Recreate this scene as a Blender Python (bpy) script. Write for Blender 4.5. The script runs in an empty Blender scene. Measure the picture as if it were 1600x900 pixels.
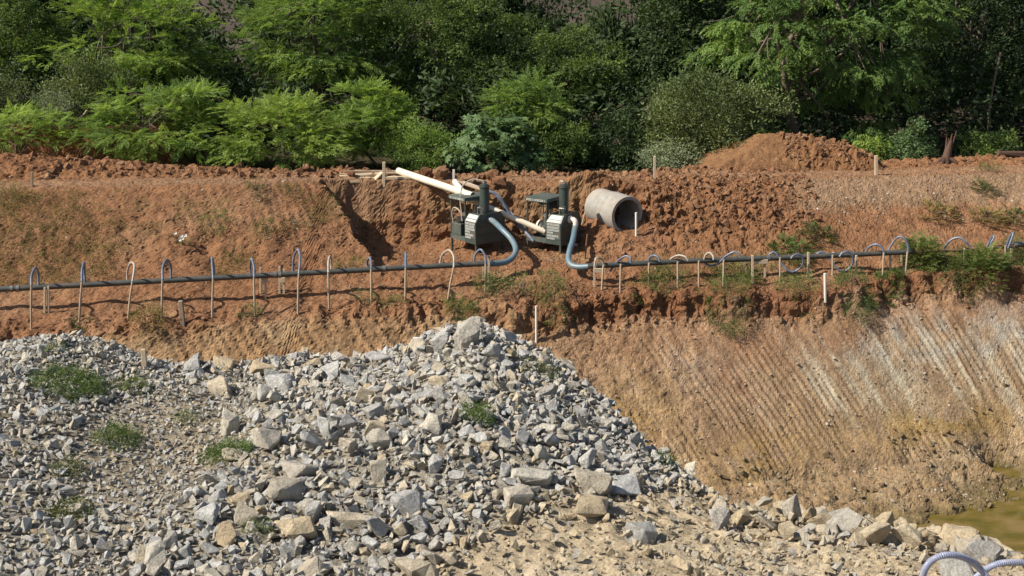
import bpy, bmesh, math, random
import numpy as np
from mathutils import Vector, Matrix

R = math.radians
rng = np.random.default_rng(11)
random.seed(11)

# ------------------------------------------------------------------ camera, sky, sun, exposure
scene = bpy.context.scene
CAM_H, PITCH, F = 12.5, R(14.3), 2000.0
cam_d = bpy.data.cameras.new('camera')
cam_d.sensor_width = 36.0
cam_d.lens = F / 1600 * 36.0
cam_d.clip_start, cam_d.clip_end = 0.1, 4000
cam = bpy.data.objects.new('camera', cam_d)
cam.location = (0, 0, CAM_H)
cam.rotation_euler = (math.pi / 2 - PITCH, 0, 0)
scene.collection.objects.link(cam)
scene.camera = cam

SUN_EL, SUN_SIDE = R(43), R(19)          # height; swing from due left towards the camera
to_sun = Vector((-math.cos(SUN_SIDE) * math.cos(SUN_EL), -math.sin(SUN_SIDE) * math.cos(SUN_EL), math.sin(SUN_EL)))
world = bpy.data.worlds.new('World')
scene.world = world
world.use_nodes = True
wn = world.node_tree
sky = wn.nodes.new('ShaderNodeTexSky')
sky.sky_type = 'NISHITA'
sky.sun_disc = False
sky.sun_elevation = SUN_EL
sky.sun_rotation = math.atan2(to_sun.x, to_sun.y)
sky.dust_density = 1.5
bg = wn.nodes['Background']
bg.inputs['Strength'].default_value = 0.075
wn.links.new(sky.outputs[0], bg.inputs[0])
sun_d = bpy.data.lights.new('sun', 'SUN')
sun_d.energy = 5.0
sun_d.angle = R(0.55)
sun_d.color = (1.0, 0.92, 0.79)
sun = bpy.data.objects.new('sun', sun_d)
sun.rotation_euler = to_sun.to_track_quat('Z', 'Y').to_euler()
sun.location = (-30, 0, 40)
scene.collection.objects.link(sun)
scene.view_settings.view_transform = 'Standard'
scene.view_settings.look = 'None'
scene.view_settings.gamma = 1
scene.view_settings.use_curve_mapping = False
scene.view_settings.exposure = 0.64
scene.render.engine = 'CYCLES'
scene.cycles.max_bounces = 5
scene.cycles.diffuse_bounces = 3
scene.cycles.transparent_max_bounces = 4

# ------------------------------------------------------------------ helpers
COL = scene.collection.objects
cp, sp = math.cos(PITCH), math.sin(PITCH)


def at(px, py, Y):
    """World point at ground distance Y on the sight line of a photo pixel (measuring aid)."""
    a, b = (px - 800) / F, (450 - py) / F
    dx, dy, dz = a, cp + b * sp, -sp + b * cp
    k = Y / dy
    return np.array((dx * k, Y, CAM_H + dz * k))


def unit(v):
    v = np.asarray(v, float)
    return v / (np.linalg.norm(v, axis=-1, keepdims=True) + 1e-12)


def _hash(ix, iy, iz, seed):
    h = (ix.astype(np.int64) * 374761393 + iy.astype(np.int64) * 668265263 + iz.astype(np.int64) * 1440662683 + seed * 974634777) & 0xffffffff
    h = ((h ^ (h >> 13)) * 1274126177) & 0xffffffff
    h = ((h ^ (h >> 16)) * 2246822519) & 0xffffffff
    return ((h ^ (h >> 15)) & 0xffffff) / float(0xffffff) * 2 - 1


def noise(P, freq, seed=0):
    P = np.asarray(P, float) * freq
    i = np.floor(P).astype(np.int64)
    f = P - i
    u = f * f * (3 - 2 * f)
    out = 0
    for dx in (0, 1):
        wx = u[..., 0] if dx else 1 - u[..., 0]
        for dy in (0, 1):
            wy = u[..., 1] if dy else 1 - u[..., 1]
            for dz in (0, 1):
                wz = u[..., 2] if dz else 1 - u[..., 2]
                out = out + wx * wy * wz * _hash(i[..., 0] + dx, i[..., 1] + dy, i[..., 2] + dz, seed)
    return out


def fbm(P, freq, octv=4, seed=0, gain=.5):
    o, a, s = 0, 1, 0
    for k in range(octv):
        o = o + a * noise(P, freq * 2.03 ** k, seed + 17 * k)
        s += a
        a *= gain
    return o / s


def sstep(a, b, x):
    t = np.clip((x - a) / (b - a), 0, 1)
    return t * t * (3 - 2 * t)


def mesh_np(name, V, F_, smooth=False, attrs=None):
    """V (n,3); F_ is an array of quads/tris or a list of such arrays."""
    if isinstance(F_, np.ndarray):
        F_ = [F_]
    F_ = [np.asarray(f, np.int32) for f in F_ if len(f)]
    me = bpy.data.meshes.new(name)
    V = np.asarray(V, np.float32)
    me.vertices.add(len(V))
    me.vertices.foreach_set('co', V.ravel())
    nl = sum(f.size for f in F_)
    npoly = sum(len(f) for f in F_)
    me.loops.add(nl)
    me.loops.foreach_set('vertex_index', np.concatenate([f.ravel() for f in F_]))
    me.polygons.add(npoly)
    tot = np.concatenate([np.full(len(f), f.shape[1], np.int32) for f in F_])
    start = np.concatenate([[0], np.cumsum(tot)[:-1]]).astype(np.int32)
    me.polygons.foreach_set('loop_start', start)
    me.polygons.foreach_set('use_smooth', np.full(npoly, bool(smooth)))
    for k, v in (attrs or {}).items():
        v = np.asarray(v, np.float32)
        if v.ndim == 1:
            me.attributes.new(k, 'FLOAT', 'POINT').data.foreach_set('value', v)
        else:
            c = np.ones((len(v), 4), np.float32)
            c[:, :3] = v
            me.attributes.new(k, 'FLOAT_COLOR', 'POINT').data.foreach_set('color', c.ravel())
    me.update(calc_edges=True)
    return me


class MB:
    """Collects simple shapes into one mesh."""
    def __init__(self):
        self.V, self.F4, self.F3, self.n, self.A = [], [], [], 0, []

    def add(self, V, F_, a=0.0):
        V = np.asarray(V, float)
        F_ = np.asarray(F_, int)
        (self.F4 if F_.shape[1] == 4 else self.F3).append(F_ + self.n)
        self.V.append(V)
        self.A.append(np.full(len(V), a))
        self.n += len(V)
        return self

    def box(self, lo, hi, M=None, bev=0.0):
        lo, hi = np.array(lo, float), np.array(hi, float)
        if bev > 0:
            bm = bmesh.new()
            bmesh.ops.create_cube(bm, size=1)
            for v in bm.verts:
                v.co = Vector((lo + hi) / 2) + Vector((v.co.x * (hi - lo)[0], v.co.y * (hi - lo)[1], v.co.z * (hi - lo)[2]))
            bmesh.ops.bevel(bm, geom=bm.edges[:], offset=bev, segments=1, affect='EDGES')
            bmesh.ops.triangulate(bm, faces=bm.faces[:])
            bm.verts.index_update()
            V = np.array([v.co[:] for v in bm.verts])
            T = np.array([[v.index for v in f.verts] for f in bm.faces])
            bm.free()
            if M is not None:
                V = V @ np.array(M.to_3x3()).T + np.array(M.translation)
            return self.add(V, T)
        V = np.array([[x, y, z] for z in (lo[2], hi[2]) for y in (lo[1], hi[1]) for x in (lo[0], hi[0])])
        if M is not None:
            V = V @ np.array(M.to_3x3()).T + np.array(M.translation)
        return self.add(V, [[0, 2, 3, 1], [4, 5, 7, 6], [0, 1, 5, 4], [2, 6, 7, 3], [0, 4, 6, 2], [1, 3, 7, 5]])

    def tube(self, pts, rad, n=8, cap=True):
        P = np.asarray(pts, float)
        rad = np.broadcast_to(np.asarray(rad, float), (len(P),))
        T = unit(np.gradient(P, axis=0))
        up = np.array((0, 0, 1.0)) if abs(T[0, 2]) < .9 else np.array((1.0, 0, 0))
        nrm = unit(np.cross(T[0], up))
        V = []
        ang = np.linspace(0, 2 * np.pi, n, endpoint=False)
        for i in range(len(P)):
            nrm = unit(nrm - T[i] * np.dot(nrm, T[i]))
            b = np.cross(T[i], nrm)
            V.append(P[i] + rad[i] * (np.cos(ang)[:, None] * nrm + np.sin(ang)[:, None] * b))
        V = np.concatenate(V)
        m = len(P)
        i = np.arange(m - 1)[:, None] * n
        j = np.arange(n)[None]
        Q = np.stack([i + j, i + (j + 1) % n, i + n + (j + 1) % n, i + n + j], -1).reshape(-1, 4)
        base = self.n
        self.add(V, Q)
        if cap:
            for k, c in ((0, P[0]), (m - 1, P[-1])):
                ring = V[k * n:(k + 1) * n]
                t = [[0, 1 + (q + 1) % n, 1 + q] if k == 0 else [0, 1 + q, 1 + (q + 1) % n] for q in range(n)]
                self.add(np.vstack([c[None], ring]), t)
        return self

    def mesh(self, name, smooth=False):
        fs = []
        if self.F4:
            fs.append(np.concatenate(self.F4))
        if self.F3:
            fs.append(np.concatenate(self.F3))
        return mesh_np(name, np.concatenate(self.V), fs, smooth)


def smooth_by_angle(me, deg=35):
    me.polygons.foreach_set('use_smooth', np.ones(len(me.polygons), bool))
    try:
        me.set_sharp_from_angle(angle=R(deg))
    except Exception:
        pass
    return me


def link(name, me, mat, parent=None, loc=None):
    o = bpy.data.objects.new(name, me)
    if mat is not None and me is not None and not len(me.materials):
        me.materials.append(mat)
    COL.link(o)
    if parent is not None:
        o.parent = parent
    if loc is not None:
        o.location = loc
    return o


def tag(o, label=None, cat=None, group=None, kind=None):
    for k, v in (('label', label), ('category', cat), ('group', group), ('kind', kind)):
        if v:
            o[k] = v
    return o


def thing(name, label, cat, loc, rz=0, group=None):
    o = bpy.data.objects.new(name, None)
    o.empty_display_size = .2
    COL.link(o)
    o.location = loc
    o.rotation_euler = (0, 0, rz)
    return tag(o, label, cat, group)


def spline(pts, n=24):
    """Catmull-Rom through points."""
    P = np.asarray(pts, float)
    P = np.vstack([2 * P[0] - P[1], P, 2 * P[-1] - P[-2]])
    out = []
    seg = len(P) - 3
    k = max(2, n // seg)
    for i in range(seg):
        a, b, c, d = P[i:i + 4]
        for t in np.linspace(0, 1, k, endpoint=False):
            out.append(.5 * ((2 * b) + (c - a) * t + (2 * a - 5 * b + 4 * c - d) * t * t + (3 * b - a - 3 * c + d) * t ** 3))
    out.append(P[-2])
    return np.array(out)


ORD = ['zeroth', 'first', 'second', 'third', 'fourth', 'fifth', 'sixth', 'seventh', 'eighth', 'ninth', 'tenth', 'eleventh', 'twelfth',
       'thirteenth', 'fourteenth', 'fifteenth', 'sixteenth', 'seventeenth', 'eighteenth', 'nineteenth', 'twentieth']


# ------------------------------------------------------------------ materials
def nodes(name):
    m = bpy.data.materials.new(name)
    m.use_nodes = True
    nt = m.node_tree
    return m, nt, nt.nodes['Principled BSDF']


def N(nt, t, **kw):
    n = nt.nodes.new(t)
    for k, v in kw.items():
        if k in n.inputs:
            n.inputs[k].default_value = v
        else:
            setattr(n, k, v)
    return n


def tex_noise(nt, scale, detail=6, rough=.6, coord='Object', stretch=None):
    tc = N(nt, 'ShaderNodeTexCoord')
    n = N(nt, 'ShaderNodeTexNoise', Scale=scale, Detail=detail, Roughness=rough)
    if stretch:
        mp = N(nt, 'ShaderNodeMapping')
        mp.inputs['Scale'].default_value = stretch
        nt.links.new(tc.outputs[coord], mp.inputs[0])
        nt.links.new(mp.outputs[0], n.inputs['Vector'])
    else:
        nt.links.new(tc.outputs[coord], n.inputs['Vector'])
    return n


def ramp(nt, src, stops):
    r = N(nt, 'ShaderNodeValToRGB')
    e = r.color_ramp.elements
    while len(e) < len(stops):
        e.new(.5)
    for k, (p, c) in enumerate(stops):
        e[k].position = p
        e[k].color = (*c, 1) if len(c) == 3 else c
    nt.links.new(src, r.inputs[0])
    return r


def mixc(nt, fac, a, b, mode='MIX'):
    m = N(nt, 'ShaderNodeMix', data_type='RGBA', blend_type=mode)
    for s, v in ((0, fac), (6, a), (7, b)):
        if hasattr(v, 'is_linked') or hasattr(v, 'links'):
            nt.links.new(v, m.inputs[s])
        else:
            m.inputs[s].default_value = v if s == 0 else (*v, 1)
    return m.outputs[2]


def bump(nt, bsdf, h, strength=.5, dist=.02):
    b = N(nt, 'ShaderNodeBump', Strength=strength, Distance=dist)
    nt.links.new(h, b.inputs['Height'])
    nt.links.new(b.outputs[0], bsdf.inputs['Normal'])


SOIL_TONE = (.55, .61, .645)


def mat_soil(name='soil', bump_d=.03):
    m, nt, b = nodes(name)
    at_ = N(nt, 'ShaderNodeAttribute', attribute_name='soil')
    n1 = tex_noise(nt, 3.0, 10, .68)
    n2 = tex_noise(nt, 22.0, 6, .7)
    r1 = ramp(nt, n1.outputs[0], [(.25, (.58, .55, .53)), (.5, (.97, .97, .97)), (.75, (1.34, 1.33, 1.3))])
    r2 = ramp(nt, n2.outputs[0], [(.3, (.5, .48, .46)), (.5, (1, 1, 1)), (.7, (1.4, 1.4, 1.4))])
    c = mixc(nt, 1.0, at_.outputs[0], r1.outputs[0], 'MULTIPLY')
    c = mixc(nt, .85, c, r2.outputs[0], 'MULTIPLY')
    # little pale grit
    v = N(nt, 'ShaderNodeTexVoronoi', Scale=11.0)
    tc = N(nt, 'ShaderNodeTexCoord')
    nt.links.new(tc.outputs['Object'], v.inputs['Vector'])
    g = ramp(nt, v.outputs['Distance'], [(.0, (1, 1, 1)), (.13, (1, 1, 1)), (.2, (0, 0, 0))])
    sel = ramp(nt, v.outputs['Color'], [(.72, (0, 0, 0)), (.8, (1, 1, 1))])
    gm = mixc(nt, 1.0, g.outputs[0], sel.outputs[0], 'MULTIPLY')
    bw = N(nt, 'ShaderNodeRGBToBW')
    nt.links.new(gm, bw.inputs[0])
    mu = N(nt, 'ShaderNodeMath', operation='MULTIPLY')
    mu.inputs[1].default_value = .5
    nt.links.new(bw.outputs[0], mu.inputs[0])
    c = mixc(nt, mu.outputs[0], c, (.55, .46, .37))
    c = mixc(nt, 1.0, c, SOIL_TONE, 'MULTIPLY')
    v2 = N(nt, 'ShaderNodeTexVoronoi', Scale=27.0)
    nt.links.new(tc.outputs['Object'], v2.inputs['Vector'])
    g2 = ramp(nt, v2.outputs['Distance'], [(.0, (1, 1, 1)), (.22, (1, 1, 1)), (.36, (0, 0, 0))])
    s2_ = ramp(nt, v2.outputs['Color'], [(.0, (.45, .42, .4)), (.35, (.8, .78, .76)), (.5, (1, 1, 1)), (.75, (1.25, 1.24, 1.22)), (1, (1.6, 1.58, 1.54))])
    c = mixc(nt, g2.outputs[0], c, mixc(nt, 1.0, c, s2_.outputs[0], 'MULTIPLY'))
    nt.links.new(c, b.inputs['Base Color'])
    b.inputs['Roughness'].default_value = .95
    b.inputs['Specular IOR Level'].default_value = .1
    ad = N(nt, 'ShaderNodeMath', operation='ADD')
    n3 = tex_noise(nt, 13.0, 9, .78)
    nt.links.new(n3.outputs[0], ad.inputs[0])
    nt.links.new(bw.outputs[0], ad.inputs[1])
    bump(nt, b, ad.outputs[0], 1.0, bump_d * 1.5)
    return m


def mat_clod(name, cols, per='island'):
    m, nt, b = nodes(name)
    if per == 'island':
        rnd = N(nt, 'ShaderNodeNewGeometry').outputs['Random Per Island']
    else:
        rnd = N(nt, 'ShaderNodeObjectInfo').outputs['Random']
    k = len(cols)
    r = ramp(nt, rnd, [(i / max(1, k - 1), c) for i, c in enumerate(cols)])
    n1 = tex_noise(nt, 7.0, 8, .7)
    n2 = tex_noise(nt, 45.0, 5, .7)
    r1 = ramp(nt, n1.outputs[0], [(.3, (.58, .56, .53)), (.5, (1, .99, .97)), (.7, (1.25, 1.22, 1.17))])
    r2 = ramp(nt, n2.outputs[0], [(.3, (.62, .62, .62)), (.7, (1.3, 1.3, 1.3))])
    c = mixc(nt, 1.0, r.outputs[0], r1.outputs[0], 'MULTIPLY')
    c = mixc(nt, 1.0, c, r2.outputs[0], 'MULTIPLY')
    nt.links.new(c, b.inputs['Base Color'])
    b.inputs['Roughness'].default_value = .9
    b.inputs['Specular IOR Level'].default_value = .2
    n4 = tex_noise(nt, 16.0, 9, .75)
    bump(nt, b, n4.outputs[0], 1.0, .06)
    return m


ROCK_COLS = [(.335, .335, .325), (.50, .505, .495), (.40, .40, .39), (.455, .40, .315), (.44, .44, .43), (.355, .355, .35), (.50, .435, .335), (.47, .47, .46), (.35, .325, .28), (.54, .505, .425), (.42, .425, .42), (.345, .345, .335)]
TAN_COLS = [(.44, .355, .24), (.50, .43, .32), (.40, .38, .335), (.46, .38, .26), (.37, .365, .345), (.48, .40, .28), (.42, .335, .225)]


def mat_simple(name, col, rough=.6, spec=.4, var=.15, scale=8.0, metal=0.0, bd=.0, dirt=None, dirt_amt=.35):
    m, nt, b = nodes(name)
    n1 = tex_noise(nt, scale, 6, .65)
    lo = tuple(max(0, c * (1 - var)) for c in col)
    hi = tuple(c * (1 + var) for c in col)
    r = ramp(nt, n1.outputs[0], [(.3, lo), (.7, hi)])
    c = r.outputs[0]
    if dirt:
        n2 = tex_noise(nt, scale * .45, 7, .7)
        d = ramp(nt, n2.outputs[0], [(.48, (0, 0, 0)), (.66, (dirt_amt,) * 3)])
        c = mixc(nt, d.outputs[0], c, dirt)
    nt.links.new(c, b.inputs['Base Color'])
    b.inputs['Roughness'].default_value = rough
    b.inputs['Specular IOR Level'].default_value = spec
    b.inputs['Metallic'].default_value = metal
    if bd:
        bump(nt, b, n1.outputs[0], .5, bd)
    return m


def mat_leaf(name, dark, light, rough=.6, trans=.3, spec=.2):
    m, nt, b = nodes(name)
    a = N(nt, 'ShaderNodeAttribute', attribute_name='tint')
    r = ramp(nt, a.outputs['Fac'], [(0, dark), (1, light)])
    nt.links.new(r.outputs[0], b.inputs['Base Color'])
    b.inputs['Roughness'].default_value = rough
    b.inputs['Specular IOR Level'].default_value = spec
    t = N(nt, 'ShaderNodeBsdfTranslucent')
    tc = mixc(nt, 1.0, r.outputs[0], (1.25, 1.2, .6), 'MULTIPLY')
    nt.links.new(tc, t.inputs[0])
    mx = N(nt, 'ShaderNodeMixShader')
    mx.inputs[0].default_value = trans
    nt.links.new(b.outputs[0], mx.inputs[1])
    nt.links.new(t.outputs[0], mx.inputs[2])
    nt.links.new(mx.outputs[0], nt.nodes['Material Output'].inputs['Surface'])
    return m


def mat_wood(name, col):
    m, nt, b = nodes(name)
    n = tex_noise(nt, 6.0, 8, .7, stretch=(2, 14, 14))
    r = ramp(nt, n.outputs[0], [(.3, tuple(c * .6 for c in col)), (.7, tuple(c * 1.25 for c in col))])
    nt.links.new(r.outputs[0], b.inputs['Base Color'])
    b.inputs['Roughness'].default_value = .85
    bump(nt, b, n.outputs[0], .4, .01)
    return m


M = {}
M['soil'] = mat_soil()
M['rock'] = mat_clod('grey_rock', ROCK_COLS, 'island')
M['rock_one'] = mat_clod('grey_rock_single', ROCK_COLS, 'object')
M['rock_tan'] = mat_clod('tan_rock', TAN_COLS, 'island')
M['rock_tan_one'] = mat_clod('tan_rock_single', TAN_COLS, 'object')
M['clod'] = mat_clod('red_clod', [(.205, .105, .055), (.25, .135, .075), (.17, .08, .042), (.28, .165, .095), (.22, .11, .06)], 'island')
M['pebble'] = mat_clod('pale_pebble', [(.5, .45, .38), (.38, .3, .22), (.55, .52, .47), (.27, .2, .14), (.4, .3, .21)], 'island')
M['mudclod'] = mat_clod('mud_clod', [(.19, .14, .08), (.24, .185, .11), (.16, .11, .06), (.22, .17, .12)], 'island')
M['concrete'] = mat_simple('concrete', (.27, .26, .235), .9, .2, .2, 5.0, 0, .01, (.36, .22, .12), .4)
M['green'] = mat_simple('green_paint', (.040, .055, .049), .45, .45, .2, 6.0, 0, 0, (.16, .10, .06), .35)
M['green_light'] = mat_simple('faded_green_paint', (.062, .08, .07), .5, .45, .2, 6.0, 0, 0, (.2, .13, .08), .4)
M['steel'] = mat_simple('worn_steel', (.22, .21, .19), .45, .5, .3, 9.0, .6)
M['black_iron'] = mat_simple('black_iron', (.03, .03, .03), .5, .4, .3, 9.0)
M['white_print_glare'] = mat_simple('white_lettering_glare', (.42, .42, .40), .6, .3, .06, 14.0)  # sign lettering, and the glare painted on the tank shoulder
M['blue_hose'] = mat_simple('blue_hose', (.105, .165, .20), .42, .45, .14, 4.0, 0, 0, (.28, .24, .18), .35)
M['loop_hose'] = mat_simple('faded_blue_hose', (.10, .125, .18), .4, .45, .3, 5.0, 0, 0, (.34, .32, .30), .7)
M['near_hose'] = mat_simple('ribbed_violet_hose', (.21, .23, .33), .38, .5, .1, 5.0, 0, 0, (.5, .47, .42), .35)
M['grey_hose'] = mat_simple('grey_hose', (.34, .30, .25), .5, .4, .2, 5.0)
M['pvc'] = mat_simple('aged_white_pipe', (.62, .57, .46), .5, .4, .12, 4.0, 0, 0, (.4, .28, .17), .4)
M['white_pipe'] = mat_simple('white_pipe', (.62, .58, .52), .5, .4, .08, 6.0, 0, 0, (.5, .33, .2), .35)
M['riser'] = mat_simple('dusty_riser', (.36, .29, .21), .7, .3, .2, 7.0, 0, 0, (.4, .22, .12), .45)
M['header'] = mat_simple('dark_header_pipe', (.06, .066, .062), .5, .35, .25, 9.0, 0, 0, (.17, .11, .075), .45)
M['header_rust'] = mat_simple('rusty_header_pipe', (.16, .085, .05), .7, .3, .3, 3.0)
M['wood'] = mat_wood('weathered_wood', (.30, .22, .145))
M['wood_pale'] = mat_wood('pale_wood', (.46, .37, .26))
M['bark'] = mat_wood('bark', (.13, .10, .075))
M['bark_red'] = mat_wood('red_bark', (.085, .045, .03))
M['flower'] = mat_simple('white_petals', (.8, .8, .76), .7, .2, .05)
L = {
    'acacia': mat_leaf('acacia_leaf', (.12, .20, .048), (.31, .435, .105), .6, .48),
    'acacia_dark': mat_leaf('acacia_leaf_dark', (.105, .18, .05), (.275, .39, .105), .6, .48),
    'bright': mat_leaf('bright_leaf', (.14, .225, .048), (.31, .41, .10), .5, .4),
    'broad': mat_leaf('broad_leaf', (.05, .085, .028), (.165, .235, .065), .6, .42),
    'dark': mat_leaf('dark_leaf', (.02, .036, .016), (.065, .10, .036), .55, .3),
    'glossy': mat_leaf('glossy_leaf', (.06, .085, .03), (.175, .215, .08), .5, .3, .3),
    'big': mat_leaf('tall_tree_leaf', (.055, .11, .034), (.20, .30, .08), .5, .42),
    'castor': mat_leaf('castor_leaf', (.06, .115, .045), (.16, .235, .10), .5, .3),
    'pale': mat_leaf('grey_green_leaf', (.12, .155, .08), (.26, .30, .18), .6, .25),
    'weed': mat_leaf('weed_leaf', (.07, .11, .028), (.20, .245, .07)),
    'weed_green': mat_leaf('green_weed_leaf', (.045, .085, .022), (.14, .20, .055)),
    'weed_dry': mat_leaf('dry_weed_leaf', (.12, .095, .03), (.27, .22, .075), .7, .2),
    'weed_dark': mat_leaf('creeper_leaf', (.05, .07, .022), (.13, .15, .045)),
}

# ------------------------------------------------------------------ far bank: one terrain sheet, cut into shelves
Xc = np.concatenate([np.linspace(-70, -18, 30, endpoint=False), np.arange(-18, 0, .054), np.arange(0, 14, .038), np.arange(14, 18.4, .054), np.linspace(18.4, 70, 30)])
YF = np.arange(20, 52, .02)
HEAD_Z = CAM_H - 7.6


def head_Y(px):
    return 29.8 + 4.6 * px / 1600


def curve(pts):
    P = np.array([at(*p) for p in pts])
    P = P[np.argsort(P[:, 0])]
    return np.interp(Xc, P[:, 0], P[:, 1]), np.interp(Xc, P[:, 0], P[:, 2])


crest = curve([(0, 295, 34.5), (400, 288, 35.4), (500, 284, 36.2), (700, 285, 36.7), (900, 283, 36.9), (1060, 280, 37.2), (1250, 280, 37.8), (1370, 275, 38.3), (1600, 268, 39.2)])
toe = curve([(0, 433, 31.3), (400, 412, 32.4), (800, 398, 33.6), (1200, 384, 34.6), (1600, 371, 35.8)])
under = curve([(0, 490, 29.7), (400, 470, 30.9), (760, 450, 31.9), (1100, 438, 32.9), (1400, 424, 33.8), (1600, 415, 34.4)])
lip = curve([(0, 512, 28.9), (300, 494, 29.7), (540, 480, 30.3), (700, 480, 30.9), (840, 482, 31.0), (1000, 462, 31.8), (1150, 463, 32.1), (1290, 462, 32.4), (1400, 432, 33.2), (1600, 422, 33.6)])
scarp = curve([(0, 534, 28.4), (300, 508, 29.3), (540, 492, 30.0), (700, 496, 30.5), (840, 520, 30.75), (1000, 492, 31.6), (1150, 496, 31.9), (1290, 490, 32.2), (1400, 456, 33.0), (1600, 447, 33.4)])
xs_toe = np.array([-14, -6, 0, 4.6, 6.7, 9.6, 12.2, 20])
ytoe2 = np.interp(Xc, xs_toe, [25.2, 26.2, 27.0, 27.9, 28.8, 29.6, 30.4, 31])
ywater = np.interp(Xc, xs_toe, [24.0, 25.0, 25.4, 25.8, 26.3, 27.25, 28.65, 29.3])
bermh = np.interp(Xc, [at(p, 270, 38)[0] for p in (-60, 0, 100, 200, 300, 400, 600, 700, 850, 930, 1010, 1100, 1400, 1500, 1600)],
                  [.66, .62, .50, .34, .20, .13, .12, .10, .0, .0, .06, .02, .0, .02, .0])

KDX = [at(p, 270, 38)[0] for p in (0, 250, 420, 560, 1010, 1130, 1280, 1600)]
KDV = [1.0, .9, .66, .42, .42, .8, 1.0, 1.0]
kD = lambda x: np.interp(x, KDX, KDV)
kd = kD(Xc)
ZF = np.empty((len(Xc), len(YF)))
for i in range(len(Xc)):
    cy, cz = crest[0][i], crest[1][i]
    ys = [20, ywater[i] - 1.5, ywater[i], ytoe2[i], scarp[0][i], lip[0][i], under[0][i], toe[0][i], cy, cy + 1.3 * kd[i], cy + 2.7 * kd[i], cy + 4.0 * kd[i], cy + 6 * kd[i], 52]
    zs = [-1.2, -.7, -.02, .32, scarp[1][i], lip[1][i], under[1][i], toe[1][i], cz, cz + .04, cz + bermh[i], cz - .3, cz - .7, cz - .5]
    ZF[i] = np.interp(YF, ys, zs)

XX, YY = np.meshgrid(Xc, YF, indexing='ij')
P3 = np.stack([XX, YY, np.zeros_like(XX)], -1)
# ragged edges: the profile is read at a wandering distance
warp = .26 * fbm(P3, .8, 3, 5) + .16 * fbm(P3, 3.1, 4, 6)
warp = warp * (1 + .8 * sstep(31, 33, YY) * (1 - sstep(33, 34, YY)))
lowz = sstep(26, 29, YY) * (1 - sstep(43, 46, YY))
crest_keep = np.exp(-((YY - (crest[0][:, None] + .2)) / 1.0) ** 2) * .75
wall_keep = sstep(-.5, .1, YY - scarp[0][:, None])
Yq = YY + warp * lowz * (1 - crest_keep) * (.12 + .88 * wall_keep)
ZF = np.array([np.interp(Yq[i], YF, ZF[i]) for i in range(len(Xc))])
# pump recess dug into the upper slope
xl = np.interp(YF, [31.5, 32.3, 36.2, 38], [at(612, 410, 32.3)[0], at(604, 410, 32.3)[0], at(520, 290, 36.2)[0], at(500, 285, 38)[0]])
xr = np.interp(YF, [31, 33.5, 36.6, 38], [at(1060, 400, 33)[0], at(1040, 395, 33.6)[0], at(1016, 300, 36.6)[0], at(1012, 300, 38)[0]])
nz = .35 * noise(P3, 1.3, 41) + .18 * noise(P3, 4.1, 42)
d_out = np.maximum.reduce([xl[None] - XX, (XX - xr[None]) * .8, YY - 36.32]) + nz * .45
floor = HEAD_Z - .33 + .03 * (YY - 32) + .62 * sstep(at(905, 380, 34)[0], at(965, 370, 34.5)[0], XX) * sstep(33.2, 34.6, YY)
floor = floor + .10 * np.maximum(0, -d_out - 1) * 0
floor = floor - .28 * np.exp(-((XX - at(640, 395, 35)[0]) / 1.3) ** 2 - ((YY - 35.2) / 1.2) ** 2)
ZF = np.minimum(ZF, floor + np.maximum(0, d_out) * 5.5)
# heaped crumbs in front of the pumps and under the pipe
def hump(px, py, Y, rx, ry, h):
    c = at(px, py, Y)
    return h * np.exp(-((XX - c[0]) / rx) ** 2 - ((YY - c[1]) / ry) ** 2)
ZF = ZF + hump(850, 425, 32.0, 1.0, .5, .32) + hump(742, 385, 35.9, .9, .3, .45) + hump(930, 350, 35.7, .8, .5, .35)
ZF = ZF + hump(1012, 345, 36.1, .8, .5, .30) + hump(925, 330, 36.5, .8, .45, .5) + hump(1130, 345, 36.2, 1.9, .9, .30)
PM, PA = at(980, 336, 35.1), np.array((-.503, .864))
rel = np.stack([XX - PM[0], YY - PM[1]], -1)
s_al = rel @ PA
s_lat = np.abs(rel @ np.array((PA[1], -PA[0])))
bed = PM[2] - .41 + 1.5 * np.maximum(0, s_lat - .34) + .9 * np.maximum(0, s_al - .75) + np.maximum(0, -s_al - .9) * .6
ZF = np.where((s_al > -1.4) & (s_al < 1.3), np.minimum(ZF, bed), ZF)
# clay bank behind the shrubs at the left, higher ground there
ZF = ZF + 1.25 * sstep(42.3, 42.9, YY + .3 * noise(P3, 1.5, 8)) * (1 - sstep(at(240, 230, 43)[0], at(330, 230, 43)[0], XX))
# mud shelf and hollows at the water
mudz = (1 - sstep(.35, 1.3, ZF)) * sstep(-1.0, -.2, ZF)
ZF = ZF + mudz * (.30 * fbm(P3, 1.1, 3, 61) + .08)
c = at(1570, 705, 30.0)
ZF = ZF - .75 * np.exp(-((XX - c[0]) / .55) ** 2 - ((YY - c[1] - .3) / .5) ** 2)
# spread rows along each profile by its length
dz = np.diff(ZF, axis=1)
wgt = np.interp(YF[:-1], [20, 24.5, 26, 41, 44, 52], [.15, .3, 1, 1, .45, .2])
ds = np.sqrt(.02 ** 2 + dz ** 2) * wgt[None]
arc = np.concatenate([np.zeros((len(Xc), 1)), np.cumsum(ds, 1)], 1)
NR = 460
Yr = np.empty((len(Xc), NR))
Zr = np.empty((len(Xc), NR))
for i in range(len(Xc)):
    t = np.linspace(0, arc[i, -1], NR)
    Yr[i] = np.interp(t, arc[i], YF)
    Zr[i] = np.interp(Yr[i], YF, ZF[i])
G = np.stack([np.repeat(Xc[:, None], NR, 1), Yr, Zr], -1)
ga, gb = np.gradient(G, axis=0), np.gradient(G, axis=1)
NG = unit(np.cross(ga, gb))
NG *= np.sign(NG[..., 2:3] + 1e-9)

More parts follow.
